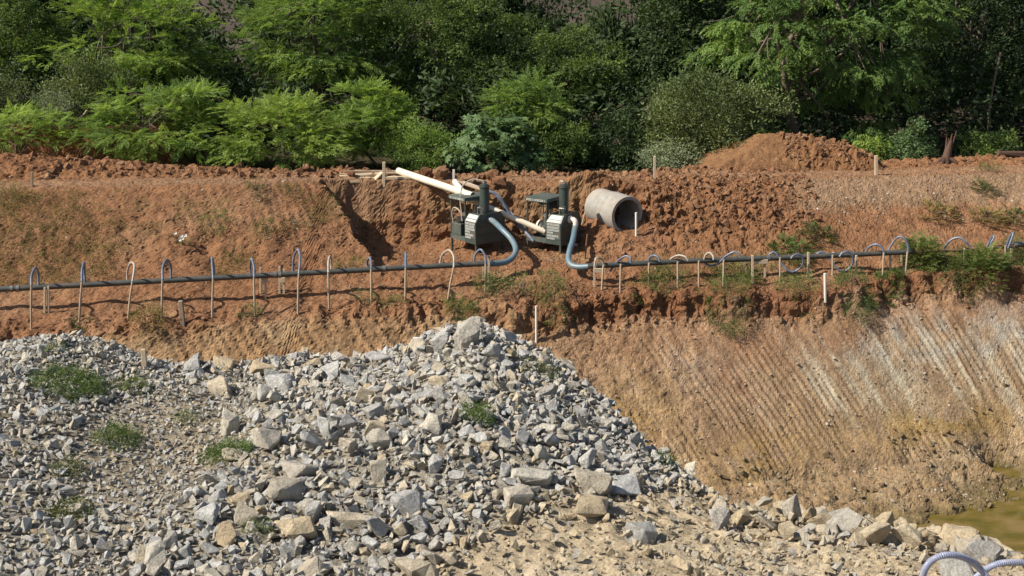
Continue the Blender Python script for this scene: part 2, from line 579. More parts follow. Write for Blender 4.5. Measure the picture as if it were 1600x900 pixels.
gx, gy, gz = G[..., 0], G[..., 1], G[..., 2]
crY = crest[0][:, None]
spY = scarp[0][:, None]
liY = lip[0][:, None]
is_low = 1 - sstep(-.25, .15, gy - spY)                       # the pit wall
is_upper = sstep(.2, .9, gy - toe[0][:, None]) * (1 - sstep(-.15, .15, gy - crY))
is_top = sstep(-.1, .3, gy - crY)
is_scarp = sstep(-.3, 0, gy - spY) * (1 - sstep(.1, .7, gy - liY))
notch_m = 1 - sstep(-.1, .8, np.array([np.interp(Yr[i], YF, d_out[i]) for i in range(len(Xc))]))
notch_m = notch_m * (1 - is_top)
pxX = lambda px, Y: at(px, 400, Y)[0]
rubble = sstep(pxX(1000, 35), pxX(1060, 35), gx) * (1 - sstep(pxX(1190, 36), pxX(1275, 36), gx)) * sstep(33.6, 34.6, gy) * (1 - sstep(-.2, .4, gy - crY - .8))
kdc = kd[:, None]
berm = sstep(.9, 1.5, (gy - crY) / kdc) * (1 - sstep(3.6, 4.4, (gy - crY) / kdc))
mud = (1 - sstep(.28, .75, gz + .25 * noise(G, .8, 66))) * is_low

right_wall = is_low * sstep(pxX(820, 30), pxX(960, 30), gx)
# tooth and track marks: ridges running down to the right
wob = .035 * noise(G, 1.2, 71) + .02 * noise(G, 4, 75)
q_low = (gx + wob) * .79 - (HEAD_Z - gz) * (.66 - .025 * (gx - 4))
ridge_low = np.abs(((q_low / .155) % 1) - .5) * 2 + .0
ridge_amp = .030 * (1 - .75 * sstep(-1.0, -.2, gz - scarp[1][:, None])) * sstep(-.6, .1, noise(G, .55, 72) + .2) * right_wall * (1 - mud)
q_lft = (gx + wob) * .80 - (HEAD_Z - gz) * .60
ridge_left = np.abs(((q_lft / .20) % 1) - .5) * 2
left_wall = is_low * (1 - sstep(pxX(820, 30), pxX(960, 30), gx))
q_up = (gx + wob) * .8 + (gz - HEAD_Z) * .62
ridge_up = np.abs(((q_up / .19) % 1) - .5) * 2
along = gx * .62 + (HEAD_Z - gz) * .79


def groove(q, f, seed):
    w = np.stack([q, along * .16, 0 * q], -1)
    g = noise(w, f, seed) + .6 * noise(w, f * 2.1, seed + 1)
    return np.clip(.5 + .55 * g, 0, 1)


irr = sstep(-.45, .15, noise(G, .8, 76))
ridge_low = ridge_low * .72 * irr + groove(q_low, 4.6, 77) * (1 - .72 * irr)
ridge_left = ridge_left * .4 * irr + groove(q_lft, 4.0, 79) * (1 - .4 * irr)
ridge_up = ridge_up * .5 * irr + groove(q_up, 4.2, 81) * (1 - .5 * irr)
up_r = sstep(pxX(1200, 37), pxX(1270, 37), gx)
cross = np.abs((((gz - .5 * gx) / .16) % 1) - .5) * 2
D = .015 * noise(G, 26, 24) + .04 * fbm(G, 2.2, 5, 21, .6) + .035 * fbm(G, 8, 3, 22, .7) + .018 * np.abs(noise(G, 14, 23))
D *= 1 - .55 * right_wall * (1 - mud)
D += ridge_amp * (ridge_low - .5) * 2 * (.95 + .05 * cross)
D += left_wall * .05 * (ridge_left - .5) * 2 * sstep(-.2, .4, noise(G, .7, 73) + .1)
D += is_upper * (1 - notch_m) * .03 * (1 - .8 * up_r) * (ridge_up - .5) * 2 * sstep(-.1, .5, noise(G, .5, 74) + .1)
lump = np.abs(fbm(G, 3.2, 4, 31)) * 2 - .3
D += (.115 * rubble + .13 * berm + .10 * is_scarp + .07 * notch_m * sstep(-.3, .4, gz - HEAD_Z) + .05 * notch_m + .075 * mud) * lump
D += .13 * notch_m * sstep(-.2, .3, gz - HEAD_Z) * fbm(G * np.array((.7, 1, 1.9)), 1.6, 4, 33)
D += is_scarp * (1 - sstep(pxX(640, 31), pxX(800, 31), gx)) * .06 * (groove(q_lft, 4.5, 83) - .5) * 2
D += is_scarp * .12 * fbm(G * np.array((1.6, .5, .6)), 2.0, 3, 34)
pl = np.stack([gx - PM[0], gy - PM[1]], -1)
D *= 1 - .8 * np.exp(-((pl @ PA) / .9) ** 2 - ((pl @ np.array((PA[1], -PA[0]))) / .45) ** 2)
D *= np.clip(1 - sstep(19, 24, np.abs(gx)) * .8, 0, 1)
G = G + NG * D[..., None]

# ground colours: what each layer of earth is made of
def c3(*v):
    return np.array(v)


def blob(px, py, Y, rx, rz):
    w = at(px, py, Y)
    return np.exp(-((gx - w[0]) / rx) ** 2 - ((gz - w[2]) / rz) ** 2)


def lay(Cc, m, col):
    m = np.clip(m, 0, 1)[..., None]
    return Cc * (1 - m) + np.asarray(col) * m


n_a = fbm(G, .7, 4, 81)
n_b = fbm(G, 2.3, 4, 82)
Cc = np.zeros_like(G) + c3(.385, .178, .088)
Cc = lay(Cc, sstep(-.1, .5, n_a), c3(.44, .225, .12))
Cc = lay(Cc, .8 * sstep(.1, .6, n_b) * is_upper, c3(.31, .135, .065))
up_right = is_upper * sstep(pxX(1200, 37), pxX(1270, 37), gx)
hfrac = (gz - toe[1][:, None]) / (crest[1][:, None] - toe[1][:, None] + 1e-6)
Cc = lay(Cc, up_right * sstep(.45, .6, hfrac + .15 * n_b) * .85, c3(.45, .27, .16))
Cc = lay(Cc, notch_m * sstep(.0, .6, n_a + .3 * sstep(4.9, 5.8, gz)) * .6, c3(.40, .24, .12))
Cc = lay(Cc, (1 - sstep(-3, -1, gx)) * is_upper * .35 * sstep(0, .5, n_b), c3(.34, .22, .10))
Cc = lay(Cc, berm * .5 + rubble * .4, c3(.35, .155, .07))
Cc = lay(Cc, is_top * (1 - sstep(.6, 1.4, gy - crY)) * .7, c3(.45, .25, .14))
Cc = lay(Cc, is_scarp * .6 * sstep(pxX(800, 31), pxX(950, 31), gx), c3(.31, .125, .06))
Cc = lay(Cc, left_wall, c3(.51, .285, .145))
Cc = lay(Cc, left_wall * sstep(-.1, .4, n_a) * .6, c3(.60, .40, .23))
st = np.stack([q_low * 1.0, (gz * .12), gy * .05], -1)
streak = .45 * fbm(st, 2.0, 3, 91, .6) + .8 * fbm(st * np.array((1, .6, 1)), 7.0, 3, 92, .6)
Cc = lay(Cc, right_wall, c3(.55, .35, .205))
Cc = lay(Cc, right_wall * .7 * sstep(.0, .4, streak), c3(.74, .54, .36))
Cc = lay(Cc, right_wall * .5 * sstep(.05, .45, -streak), c3(.37, .22, .12))
topw = right_wall * sstep(-1.3, -.25, gz - scarp[1][:, None] + .5 * n_a)
Cc = lay(Cc, topw * .75, c3(.46, .235, .125))
rw2 = right_wall * sstep(.9, 1.8, gz)
pale = .8 * blob(1430, 600, 31, 2.4, .7) + .6 * blob(1270, 600, 30.8, .9, 1.0) + .7 * blob(1590, 610, 32, 1.4, .6)
Cc = lay(Cc, rw2 * np.clip(pale, 0, 1) * sstep(-.25, .35, streak + .3 * n_b) * .85, c3(.80, .65, .46))
grey = blob(1410, 545, 31.6, 1.5, .5) + 1.2 * blob(1560, 520, 32.6, 1.9, .6) + .7 * blob(1070, 570, 31, .8, .5)
Cc = lay(Cc, right_wall * np.clip(grey, 0, 1) * sstep(-.35, .45, n_b * .7 + streak * .5) * .6, c3(.60, .55, .48))
Cc = lay(Cc, right_wall * (1 - sstep(pxX(1100, 30), pxX(1330, 30), gx)) * .28 * sstep(-.3, .3, n_a + .2), c3(.48, .25, .135))
ochre = blob(1470, 665, 30.6, 2.4, .42) + .8 * blob(1180, 720, 29, 1.4, .5) + .6 * blob(980, 660, 29, 1.2, .8)
Cc = lay(Cc, right_wall * np.clip(ochre, 0, 1) * sstep(-.35, .2, n_b + .1) * .8, c3(.56, .335, .11))
Cc = lay(Cc, right_wall * blob(1150, 600, 30.6, 2.0, .7) * sstep(.0, .4, streak + n_b) * .7, c3(.42, .19, .10))
Cc = lay(Cc, mud, c3(.45, .285, .155))
Cc = lay(Cc, mud * sstep(0, .4, n_b), c3(.54, .37, .22))
wet = 1 - sstep(.02, .22, gz)
Cc = lay(Cc, wet * .8, c3(.20, .145, .06))
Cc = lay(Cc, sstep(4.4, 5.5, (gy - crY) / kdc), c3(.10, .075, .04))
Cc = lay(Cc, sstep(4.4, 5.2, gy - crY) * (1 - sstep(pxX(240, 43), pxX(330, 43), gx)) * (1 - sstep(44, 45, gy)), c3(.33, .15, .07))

nc = len(Xc)
ii, jj = np.meshgrid(np.arange(nc - 1), np.arange(NR - 1), indexing='ij')
a0 = (ii * NR + jj).ravel()
quads = np.stack([a0, a0 + NR, a0 + NR + 1, a0 + 1], 1)
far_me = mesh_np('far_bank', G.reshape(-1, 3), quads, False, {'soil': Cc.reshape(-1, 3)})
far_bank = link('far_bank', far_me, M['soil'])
tag(far_bank, 'red earth bank stepped down into the excavated pit', kind='structure')


class Surf:
    """Height lookup on a built sheet."""
    def __init__(self, V, x0, x1, y0, y1, c=.08):
        self.x0, self.y0, self.c = x0, y0, c
        nx, ny = int((x1 - x0) / c) + 1, int((y1 - y0) / c) + 1
        H = np.full((nx, ny), -99.0)
        ix = np.floor((V[:, 0] - x0) / c).astype(int)
        iy = np.floor((V[:, 1] - y0) / c).astype(int)
        ok = (ix >= 0) & (ix < nx) & (iy >= 0) & (iy < ny)
        np.maximum.at(H, (ix[ok], iy[ok]), V[ok, 2])
        for _ in range(6):
            e = H < -90
            if not e.any():
                break
            Hp = np.pad(H, 1, mode='edge')
            nb = np.max([Hp[:-2, 1:-1], Hp[2:, 1:-1], Hp[1:-1, :-2], Hp[1:-1, 2:]], 0)
            H[e] = nb[e]
        self.H = H

    def z(self, x, y):
        ix = np.clip(((np.asarray(x) - self.x0) / self.c).astype(int), 0, self.H.shape[0] - 1)
        iy = np.clip(((np.asarray(y) - self.y0) / self.c).astype(int), 0, self.H.shape[1] - 1)
        return self.H[ix, iy]

    def hit(self, px, py, ya, yb):
        Ys = np.arange(ya, yb, .02)
        p0, p1 = at(px, py, 1.0), at(px, py, 2.0)
        d = p1 - p0
        P = p0[None] + (Ys[:, None] - 1) * d[None]
        g = self.z(P[:, 0], P[:, 1])
        k = np.argmax(P[:, 2] <= g)
        if P[k, 2] > g[k]:
            k = len(Ys) - 1
        return np.array((P[k, 0], P[k, 1], g[k]))


FAR = Surf(G.reshape(-1, 3), -17.9, 18.3, 20, 52)


def fhit(px, py):
    return FAR.hit(px, py, 24.5, 46)


# pond
m, nt, b = nodes('pond_water')
n = tex_noise(nt, .9, 4, .6, stretch=(1, 2.2, 1))
r = ramp(nt, n.outputs[0], [(.34, (.06, .056, .008)), (.5, (.11, .082, .018)), (.64, (.15, .105, .04))])
nt.links.new(r.outputs[0], b.inputs['Base Color'])
b.inputs['Roughness'].default_value = .05
b.inputs['IOR'].default_value = 1.33
n2 = tex_noise(nt, 7, 3, .5)
bump(nt, b, n2.outputs[0], .06, .02)
pond = link('pond', mesh_np('pond', [(-40, 14, 0), (60, 14, 0), (60, 31.5, 0), (-40, 31.5, 0)], np.array([[0, 1, 2, 3]])), m)
tag(pond, 'murky yellow green water in the pit floor', kind='structure')

# hillside beyond the trees
hx = np.linspace(-700, 700, 141)
hy = np.concatenate([np.linspace(49, 130, 60), np.linspace(140, 900, 40)])
HX, HY = np.meshgrid(hx, hy, indexing='ij')
HP = np.stack([HX, HY, np.zeros_like(HX)], -1)
HZ = CAM_H + np.interp(HY, [49, 60, 85, 110, 160, 400, 900], [-7.2, -5.8, -2.6, 3, 22, 120, 210]) + 2.5 * fbm(HP, .02, 3, 3) * sstep(55, 120, HY)
HP[..., 2] = HZ
a0 = (np.meshgrid(np.arange(140), np.arange(99), indexing='ij'))
a0 = (a0[0] * 100 + a0[1]).ravel()
m, nt, b = nodes('dry_hillside')
n = tex_noise(nt, .35, 10, .75)
r = ramp(nt, n.outputs[0], [(.3, (.022, .015, .010)), (.5, (.046, .031, .021)), (.68, (.066, .045, .029))])
nt.links.new(r.outputs[0], b.inputs['Base Color'])
b.inputs['Roughness'].default_value = 1
hill = link('hillside', mesh_np('hillside', HP.reshape(-1, 3), np.stack([a0, a0 + 100, a0 + 101, a0 + 1], 1), True), m)
tag(hill, 'dry brown hillside rising behind the trees', kind='structure')

# ------------------------------------------------------------------ near side: tan bank that carries the heap of rock
Xn = np.concatenate([np.arange(-14, -3, .085), np.arange(-3, 8, .05), np.arange(8, 13, .1)])
YN = np.arange(6, 29, .02)


def curven(pts):
    P = np.array([at(*p) for p in pts])
    P = P[np.argsort(P[:, 0])]
    return np.interp(Xn, P[:, 0], P[:, 1]), np.interp(Xn, P[:, 0], P[:, 2])


ncr = curven([(-150, 545, 22.2), (0, 541, 22.5), (60, 534, 22.5), (100, 531, 22.5), (160, 545, 22.5), (225, 573, 22.3), (290, 572, 22.8), (400, 574, 23), (480, 566, 23), (560, 566, 23),
              (640, 546, 23.3), (700, 522, 23.4), (740, 503, 23.5), (800, 530, 23.3), (860, 564, 22.8), (940, 638, 21.5), (1000, 694, 20.2), (1060, 738, 19.3), (1110, 776, 18.6), (1150, 800, 18), (1270, 814, 17.6),
              (1360, 824, 17.4), (1440, 842, 17.2), (1560, 880, 16.4), (1660, 900, 16)])
nfr = curven([(-200, 910, 14.0), (0, 910, 14.1), (400, 910, 14.3), (800, 910, 14.4), (1200, 910, 14.5), (1700, 918, 14.0)])
ZN = np.empty((len(Xn), len(YN)))
for i in range(len(Xn)):
    cy, cz = ncr[0][i], ncr[1][i]
    fy, fz = nfr[0][i], nfr[1][i]
    ZN[i] = np.interp(YN, [6, fy - 3, fy, .5 * (fy + cy), cy, cy + .5, cy + 5.5, 29], [fz - .3, fz - .1, fz, .5 * (fz + cz) + .06, cz, cz - .15, -1, -1.3])
NX, NY = np.meshgrid(Xn, YN, indexing='ij')
NP = np.stack([NX, NY, np.zeros_like(NX)], -1)
ZN += .12 * fbm(NP, .5, 3, 7)
def nbump(px, py, Y, rx, ry, h):
    w = at(px, py, Y)
    return h * np.exp(-((NX - w[0]) / rx) ** 2 - ((NY - w[1]) / ry) ** 2)
ZN += nbump(640, 690, 18.5, 2.2, 2.2, .25) - nbump(260, 680, 18.5, 1.3, 2.2, .22)
NRn = 270
Ta, Tb, Tc = np.linspace(0, 1, 15)[:-1], np.linspace(0, 1, 231)[:-1], np.linspace(0, 1, 26)
ce = ncr[0][:, None] + .6
Yr2 = np.concatenate([8 + 5 * Ta[None] + 0 * ce, 13 + (ce - 13) * Tb[None], ce + 4.4 * Tc[None]], 1)
Zr2 = np.array([np.interp(Yr2[i], YN, ZN[i]) for i in range(len(Xn))])
GN = np.stack([np.repeat(Xn[:, None], NRn, 1), Yr2, Zr2], -1)
lumpn = np.abs(fbm(GN, 3.0, 4, 131)) * 2 - .3
GN[..., 2] += .035 * lumpn + .02 * fbm(GN, 8, 3, 133)
nx_, ny_ = GN[..., 0].copy(), GN[..., 1].copy()
pileside = ncr[0][:, None] - ny_
x_tan = np.interp(ny_, [12, 14.4, 16, 17.5, 18.6, 20, 26], [at(600, 910, 14.4)[0] * .9, at(640, 905, 14.4)[0], at(800, 820, 16)[0], at(960, 785, 17.5)[0], at(1110, 770, 18.6)[0], 8, 12])
tan_m = sstep(-.5, .5, nx_ - x_tan + .5 * fbm(GN, .9, 3, 141))
GN[..., 2] += tan_m * (.04 * lumpn + .05 * (np.abs(fbm(GN, 6, 4, 151, .6)) * 2 - .3) + .012 * noise(GN, 24, 153))
fines = np.exp(-((nx_ - at(270, 660, 19)[0]) / 1.5) ** 2 - ((ny_ - 19) / 2.6) ** 2)
n_c = fbm(GN, 1.6, 4, 143)
Cn = np.zeros_like(GN) + c3(.46, .375, .285)
Cn = lay(Cn, fines * 1.1, c3(.50, .375, .25))
Cn = lay(Cn, sstep(0, .5, n_c) * .5, c3(.38, .31, .235))
Cn = lay(Cn, tan_m, c3(.74, .55, .36))
Cn = lay(Cn, tan_m * sstep(0, .45, n_c) * .7, c3(.82, .64, .45))
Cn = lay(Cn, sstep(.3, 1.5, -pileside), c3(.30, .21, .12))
a0 = np.meshgrid(np.arange(len(Xn) - 1), np.arange(NRn - 1), indexing='ij')
a0 = (a0[0] * NRn + a0[1]).ravel()
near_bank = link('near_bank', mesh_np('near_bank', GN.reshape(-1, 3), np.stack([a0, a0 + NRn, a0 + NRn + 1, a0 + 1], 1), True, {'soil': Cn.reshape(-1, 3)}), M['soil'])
tag(near_bank, 'tan earth of the near bank under the broken rock', kind='structure')
NEAR = Surf(GN.reshape(-1, 3), -13.9, 12.9, 8, 27, .09)


def nhit(px, py):
    return NEAR.hit(px, py, 10, 26)


# ------------------------------------------------------------------ broken rock
def hull_proto(n, seed, sub=0, squash=(1, .8, .6)):
    r = np.random.default_rng(seed)
    P = unit(r.normal(size=(n, 3))) * r.uniform(.72, 1.0, (n, 1))
    P = np.sign(P) * np.abs(P) ** r.uniform(.55, .85)      # pull towards a block
    P *= np.array(squash) * r.uniform(.8, 1.2, 3)
    bm = bmesh.new()
    for p in P:
        bm.verts.new(p)
    res = bmesh.ops.convex_hull(bm, input=bm.verts[:])
    bmesh.ops.delete(bm, geom=[v for v in bm.verts if not v.link_faces], context='VERTS')
    bmesh.ops.dissolve_limit(bm, angle_limit=R(14), verts=bm.verts[:], edges=bm.edges[:])
    if sub:
        bmesh.ops.bevel(bm, geom=bm.edges[:], offset=.05, segments=1, affect='EDGES')
        bmesh.ops.triangulate(bm, faces=bm.faces[:])
        bmesh.ops.subdivide_edges(bm, edges=[e for e in bm.edges if e.calc_length() > .3], cuts=1)
        bmesh.ops.triangulate(bm, faces=bm.faces[:])
    bmesh.ops.triangulate(bm, faces=bm.faces[:])
    bmesh.ops.recalc_face_normals(bm, faces=bm.faces[:])
    bm.verts.index_update()
    V = np.array([v.co[:] for v in bm.verts])
    T = np.array([[v.index for v in f.verts] for f in bm.faces])
    bm.free()
    if sub:
        V = V + unit(V) * (.11 * fbm(V + seed, 2.0, 4, seed, .6))[:, None]
    V -= V.mean(0)
    V /= np.abs(V).max()
    return V, T


PROTO = [hull_proto(random.choice((7, 8, 10, 12)), 100 + k, 0, random.choice([(1, .8, .6), (1, .7, .45), (1, .9, .75), (1, .6, .5)])) for k in range(36)]
PROTO_BIG = [hull_proto(random.choice((8, 10, 12, 14)), 300 + k, 1, random.choice([(1, .8, .62), (1, .72, .5), (1, .9, .75), (1, .62, .5)])) for k in range(40)]
PROTO_ROUND = [hull_proto(random.choice((10, 13, 18)), 500 + k, 0, (1, .85, .72)) for k in range(16)]


def rand_rot(r, n, tilt=1.0):
    q = r.normal(size=(n, 4))
    if tilt < 1:
        yaw = r.uniform(0, 2 * np.pi, n)
        ax = r.normal(size=(n, 3)) * tilt
        ang = np.linalg.norm(ax, axis=1)
        ax = unit(ax)
        q1 = np.concatenate([np.cos(ang / 2)[:, None], ax * np.sin(ang / 2)[:, None]], 1)
        q2 = np.stack([np.cos(yaw / 2), 0 * yaw, 0 * yaw, np.sin(yaw / 2)], 1)
        w1, x1, y1, z1 = q1.T
        w2, x2, y2, z2 = q2.T
        q = np.stack([w1 * w2 - x1 * x2 - y1 * y2 - z1 * z2, w1 * x2 + x1 * w2 + y1 * z2 - z1 * y2, w1 * y2 - x1 * z2 + y1 * w2 + z1 * x2, w1 * z2 + x1 * y2 - y1 * x2 + z1 * w2], 1)
    q = q / np.linalg.norm(q, axis=1, keepdims=True)
    w, x, y, z = q.T
    return np.stack([1 - 2 * (y * y + z * z), 2 * (x * y - z * w), 2 * (x * z + y * w), 2 * (x * y + z * w), 1 - 2 * (x * x + z * z), 2 * (y * z - x * w),
                     2 * (x * z - y * w), 2 * (y * z + x * w), 1 - 2 * (x * x + y * y)], 1).reshape(n, 3, 3)


def scatter_mesh(name, protos, pos, size, r, tilt=.45, stretch=.2):
    Vs, Ts, n = [], [], 0
    k = r.integers(0, len(protos), len(pos))
    RR = rand_rot(r, len(pos), tilt)
    for p in range(len(protos)):
        idx = np.nonzero(k == p)[0]
        if not len(idx):
            continue
        V, T = protos[p]
        sc = size[idx, None] * r.uniform(1 - stretch, 1 + stretch, (len(idx), 3))
        W = np.einsum('nij,nvj->nvi', RR[idx], V[None] * sc[:, None, :]) + pos[idx][:, None, :]
        off = n + np.arange(len(idx)) * len(V)
        Ts.append((T[None] + off[:, None, None]).reshape(-1, 3))
        Vs.append(W.reshape(-1, 3))
        n += len(idx) * len(V)
    return mesh_np(name, np.concatenate(Vs), np.concatenate(Ts))


class Darts:
    def __init__(self, c=.12):
        self.c, self.d = c, {}

    def ok(self, x, y, r, f):
        c = self.c
        k = int(math.ceil((r + .45) * f / c))
        ix, iy = int(x // c), int(y // c)
        for i in range(ix - k, ix + k + 1):
            for j in range(iy - k, iy + k + 1):
                for (a, b_, rr) in self.d.get((i, j), ()):
                    if (a - x) ** 2 + (b_ - y) ** 2 < ((r + rr) * f) ** 2:
                        return False
        return True

    def put(self, x, y, r):
        self.d.setdefault((int(x // self.c), int(y // self.c)), []).append((x, y, r))


def near_zone(x, y):
    """crest distance, tan share, fines share at a spot of the near bank"""
    cy = np.interp(x, Xn, ncr[0])
    xt = np.interp(y, [12, 14.4, 16, 17.5, 18.6, 20, 26], [at(600, 910, 14.4)[0] * .9, at(640, 905, 14.4)[0], at(800, 820, 16)[0], at(960, 785, 17.5)[0], at(1110, 770, 18.6)[0], 8, 12])
    fi = math.exp(-((x - at(270, 660, 19)[0]) / 1.4) ** 2 - ((y - 19) / 2.5) ** 2)
    return cy - y, x - xt, fi


def dart_level(D_, n_try, size_fn, f, r, jit=0.0):
    out = []
    xs = r.uniform(-10.2, 8.2, n_try)
    ys = r.uniform(13.3, 24.4, n_try)
    us = r.uniform(0, 1, n_try)
    for x, y, u in zip(xs, ys, us):
        if abs(x) > .43 * y + .6:
            continue
        cd, tn, fi = near_zone(x, y)
        if cd < -.9:
            continue
        s = size_fn(x, y, cd, tn, fi, u)
        if s is None:
            continue
        if D_.ok(x, y, s, f):
            D_.put(x, y, s)
            out.append((x, y, s, tn))
    return out


darts = Darts()
rr = np.random.default_rng(5)
heap = thing('rock_pile', 'long heap of grey and tan broken rock filling the foreground', 'rock pile', (0, 19, float(NEAR.z(0, 19))))

# distinctive boulders, each where it lies: px, py, half length m, half height factor, colour, label
BOULD = [
    (731, 536, .42, (.62, .5, 1.0), 0, 'tall pale grey slab standing near the peak of the heap'),
    (300, 572, .27, (1, .8, .8), 0, 'light grey block at the crest just right of the pink peg'),
    (350, 570, .30, (1, .7, .5), 1, 'flat buff boulder on the crest beside the light grey block'),
    (415, 577, .36, (1, .7, .45), 1, 'long buff slab lying on the crest left of the peak'),
    (345, 608, .27, (1, .8, .8), 0, 'grey boulder with bright top below the buff crest slab'),
    (440, 600, .30, (1, .7, .65), 0, 'dark sided wedge of grey rock under the crest slab'),
    (490, 566, .26, (1, .8, .7), 1, 'rounded tan boulder on the crest halfway to the peak'),
    (361, 668, .25, (.8, .7, 1), 0, 'pointed pale rock standing above the dark creeper patch'),
    (475, 737, .34, (1, .9, .5), 1, 'broad flat tan boulder in the middle of the left heap'),
    (445, 772, .33, (1, .8, .62), 1, 'smooth tan boulder leaning below the broad flat one'),
    (592, 742, .24, (.6, .6, 1), 1, 'cream upright stone standing out in mid heap'),
    (590, 676, .24, (.9, .7, .8), 1, 'tan angular stone left of the small green weed'),
    (836, 746, .40, (1, .5, .36), 0, 'long flat pale grey slab low on the right flank'),
    (925, 760, .31, (1, .8, .7), 1, 'large tan boulder at the lower right edge of grey rock'),
    (925, 790, .36, (1, .7, .4), 1, 'flat buff slab under the large tan boulder'),
    (980, 768, .30, (1, .7, .55), 0, 'light grey boulder right of the large tan one'),
    (1085, 740, .33, (1, .8, .55), 1, 'pinkish tan boulder at the far right tip of the heap'),
    (1122, 815, .22, (1, .9, .9), 0, 'cube like grey rock alone on the tan bank'),
    (1002, 840, .22, (1, .8, .9), 0, 'grey stone sitting on the tan earth near the bottom edge'),
    (688, 597, .22, (1, .9, .75), 1, 'tan block just below the tall slab'),
    (660, 620, .26, (1, .6, .5), 0, 'grey flagstone tilted below the tan block'),
    (855, 672, .22, (1, .7, .6), 0, 'pale squared block on the right flank beyond the weed'),
    (545, 815, .32, (1, .7, .6), 0, 'grey slab tilted near the bottom left of the large stones'),
    (470, 835, .30, (1, .9, .8), 1, 'tan boulder with a flat face near the bottom edge'),
    (635, 790, .29, (1, .8, .7), 0, 'grey faceted stone below the cream upright stone'),
    (655, 900, .27, (1, .9, .8), 1, 'buff boulder cut by the bottom edge of the view'),
    (1500, 850, .30, (1, .8, .75), 1, 'tan boulder on the bank edge above the ribbed hoses'),
    (1535, 868, .26, (1, .9, .8), 0, 'whitish boulder beside the water behind the ribbed hoses'),
    (1495, 893, .30, (1, .8, .55), 1, 'cream boulder seen under the arch of the ribbed hose'),
]
for k, (px, py, s, sh, tn, lab) in enumerate(BOULD):
    p = nhit(px, py + 6)
    darts.put(p[0], p[1], s * .8)
    V, T = PROTO_BIG[k]
    V = V * np.array(sh) / np.abs(V).max(0)
    yaw = random.uniform(-.6, .6)
    Rm = np.array(Matrix.Rotation(yaw, 3, 'Z') @ Matrix.Rotation(random.uniform(-.2, .2), 3, 'Y'))
    V = (V * s * .98) @ Rm.T
    me = mesh_np('boulder', V, T)
    o = link('boulder', me, M['rock_tan_one'] if tn else M['rock_one'], None, (p[0], p[1], p[2] + s * sh[2] * .45))
    tag(o, lab, 'boulder', 'boulders lying on the heap')


XSPLIT = at(330, 650, 19)[0]


def sA(x, y, cd, tn, fi, u):
    if tn > .0:
        return .07 + .13 * u if u < .16 or (x > 3.0 and u < .6 and cd < 1.2) else None
    if x < XSPLIT + .6 * (u - .5):
        return None
    return .115 + .10 * u ** 2


def s1(x, y, cd, tn, fi, u):
    if tn > .2:
        return (.05 + .4 * u) if u < .09 or (x > 3.0 and u < .45 and cd < 1.6) else None
    if fi > .35 and u > .2:
        return None
    if x < XSPLIT:
        return .046 + .06 * u ** 3
    return .06 + .06 * u ** 2


def s2(x, y, cd, tn, fi, u):
    if (tn > .2 and u > (.3 if x > 3.0 and cd < 1.6 else .13)) or (fi > .3 and u > .45):
        return None
    return .034 + .034 * u


def s3(x, y, cd, tn, fi, u):
    if tn > .3 and u > .4:
        return None
    return .016 + .028 * u ** 1.5


l1 = dart_level(darts, 700, sA, .78, rr) + dart_level(darts, 26000, s1, .62, rr)
l2 = dart_level(darts, 34000, s2, .62, rr)
l3 = dart_level(darts, 30000, s3, .66, rr)
l1.sort(key=lambda q: -q[2] / q[1])


def seat(lst, sink, spread):
    A = np.array(lst)
    z = NEAR.z(A[:, 0], A[:, 1])
    up = sink * A[:, 2] + spread * rr.uniform(0, 1, len(A)) * A[:, 2]
    return np.stack([A[:, 0], A[:, 1], z + up], 1), A[:, 2] * 1.12, A[:, 3]


pos, size, tn = seat(l1, .2, .95)
vis = [k for k in range(len(l1)) if l1[k][1] > 14.2][:300]
visset = set(vis)
hl = np.array(heap.location)
RRr = rand_rot(rr, len(pos), .6)
for k in vis:
    V, T = PROTO_BIG[random.randrange(len(PROTO_BIG))]
    W = (V * size[k] * rr.uniform(.85, 1.15, 3)) @ RRr[k].T
    me = mesh_np('rock', W, T)
    is_tan = tn[k] > -.2 or random.random() < .2
    link('rock', me, M['rock_tan_one'] if is_tan else M['rock_one'], heap, pos[k] - hl)
rest = np.array([k for k in range(len(pos)) if k not in visset])
p2, z2, t2 = seat(l2, .25, 1.3)
p3, z3, t3 = seat(l3, .3, .5)
allp = np.concatenate([pos[rest], p2, p3])
alls = np.concatenate([size[rest], z2, z3])
allt = np.concatenate([tn[rest], t2, t3]) > -.2
allt |= rr.uniform(0, 1, len(allt)) < .08
for nm, sel, mt in (('grey_rubble', ~allt, 'rock'), ('tan_rubble', allt, 'rock_tan')):
    o = link(nm, scatter_mesh(nm, PROTO, allp[sel] - hl, alls[sel], rr, .7), M[mt], heap)
    tag(o, kind='stuff')

# ------------------------------------------------------------------ loose earth: clods and pebbles
rc = np.random.default_rng(8)


def far_points(n, x0, x1, yfun, r):
    x = r.uniform(x0, x1, n)
    y = yfun(x, r.uniform(0, 1, n))
    return np.stack([x, y, FAR.z(x, y)], 1)


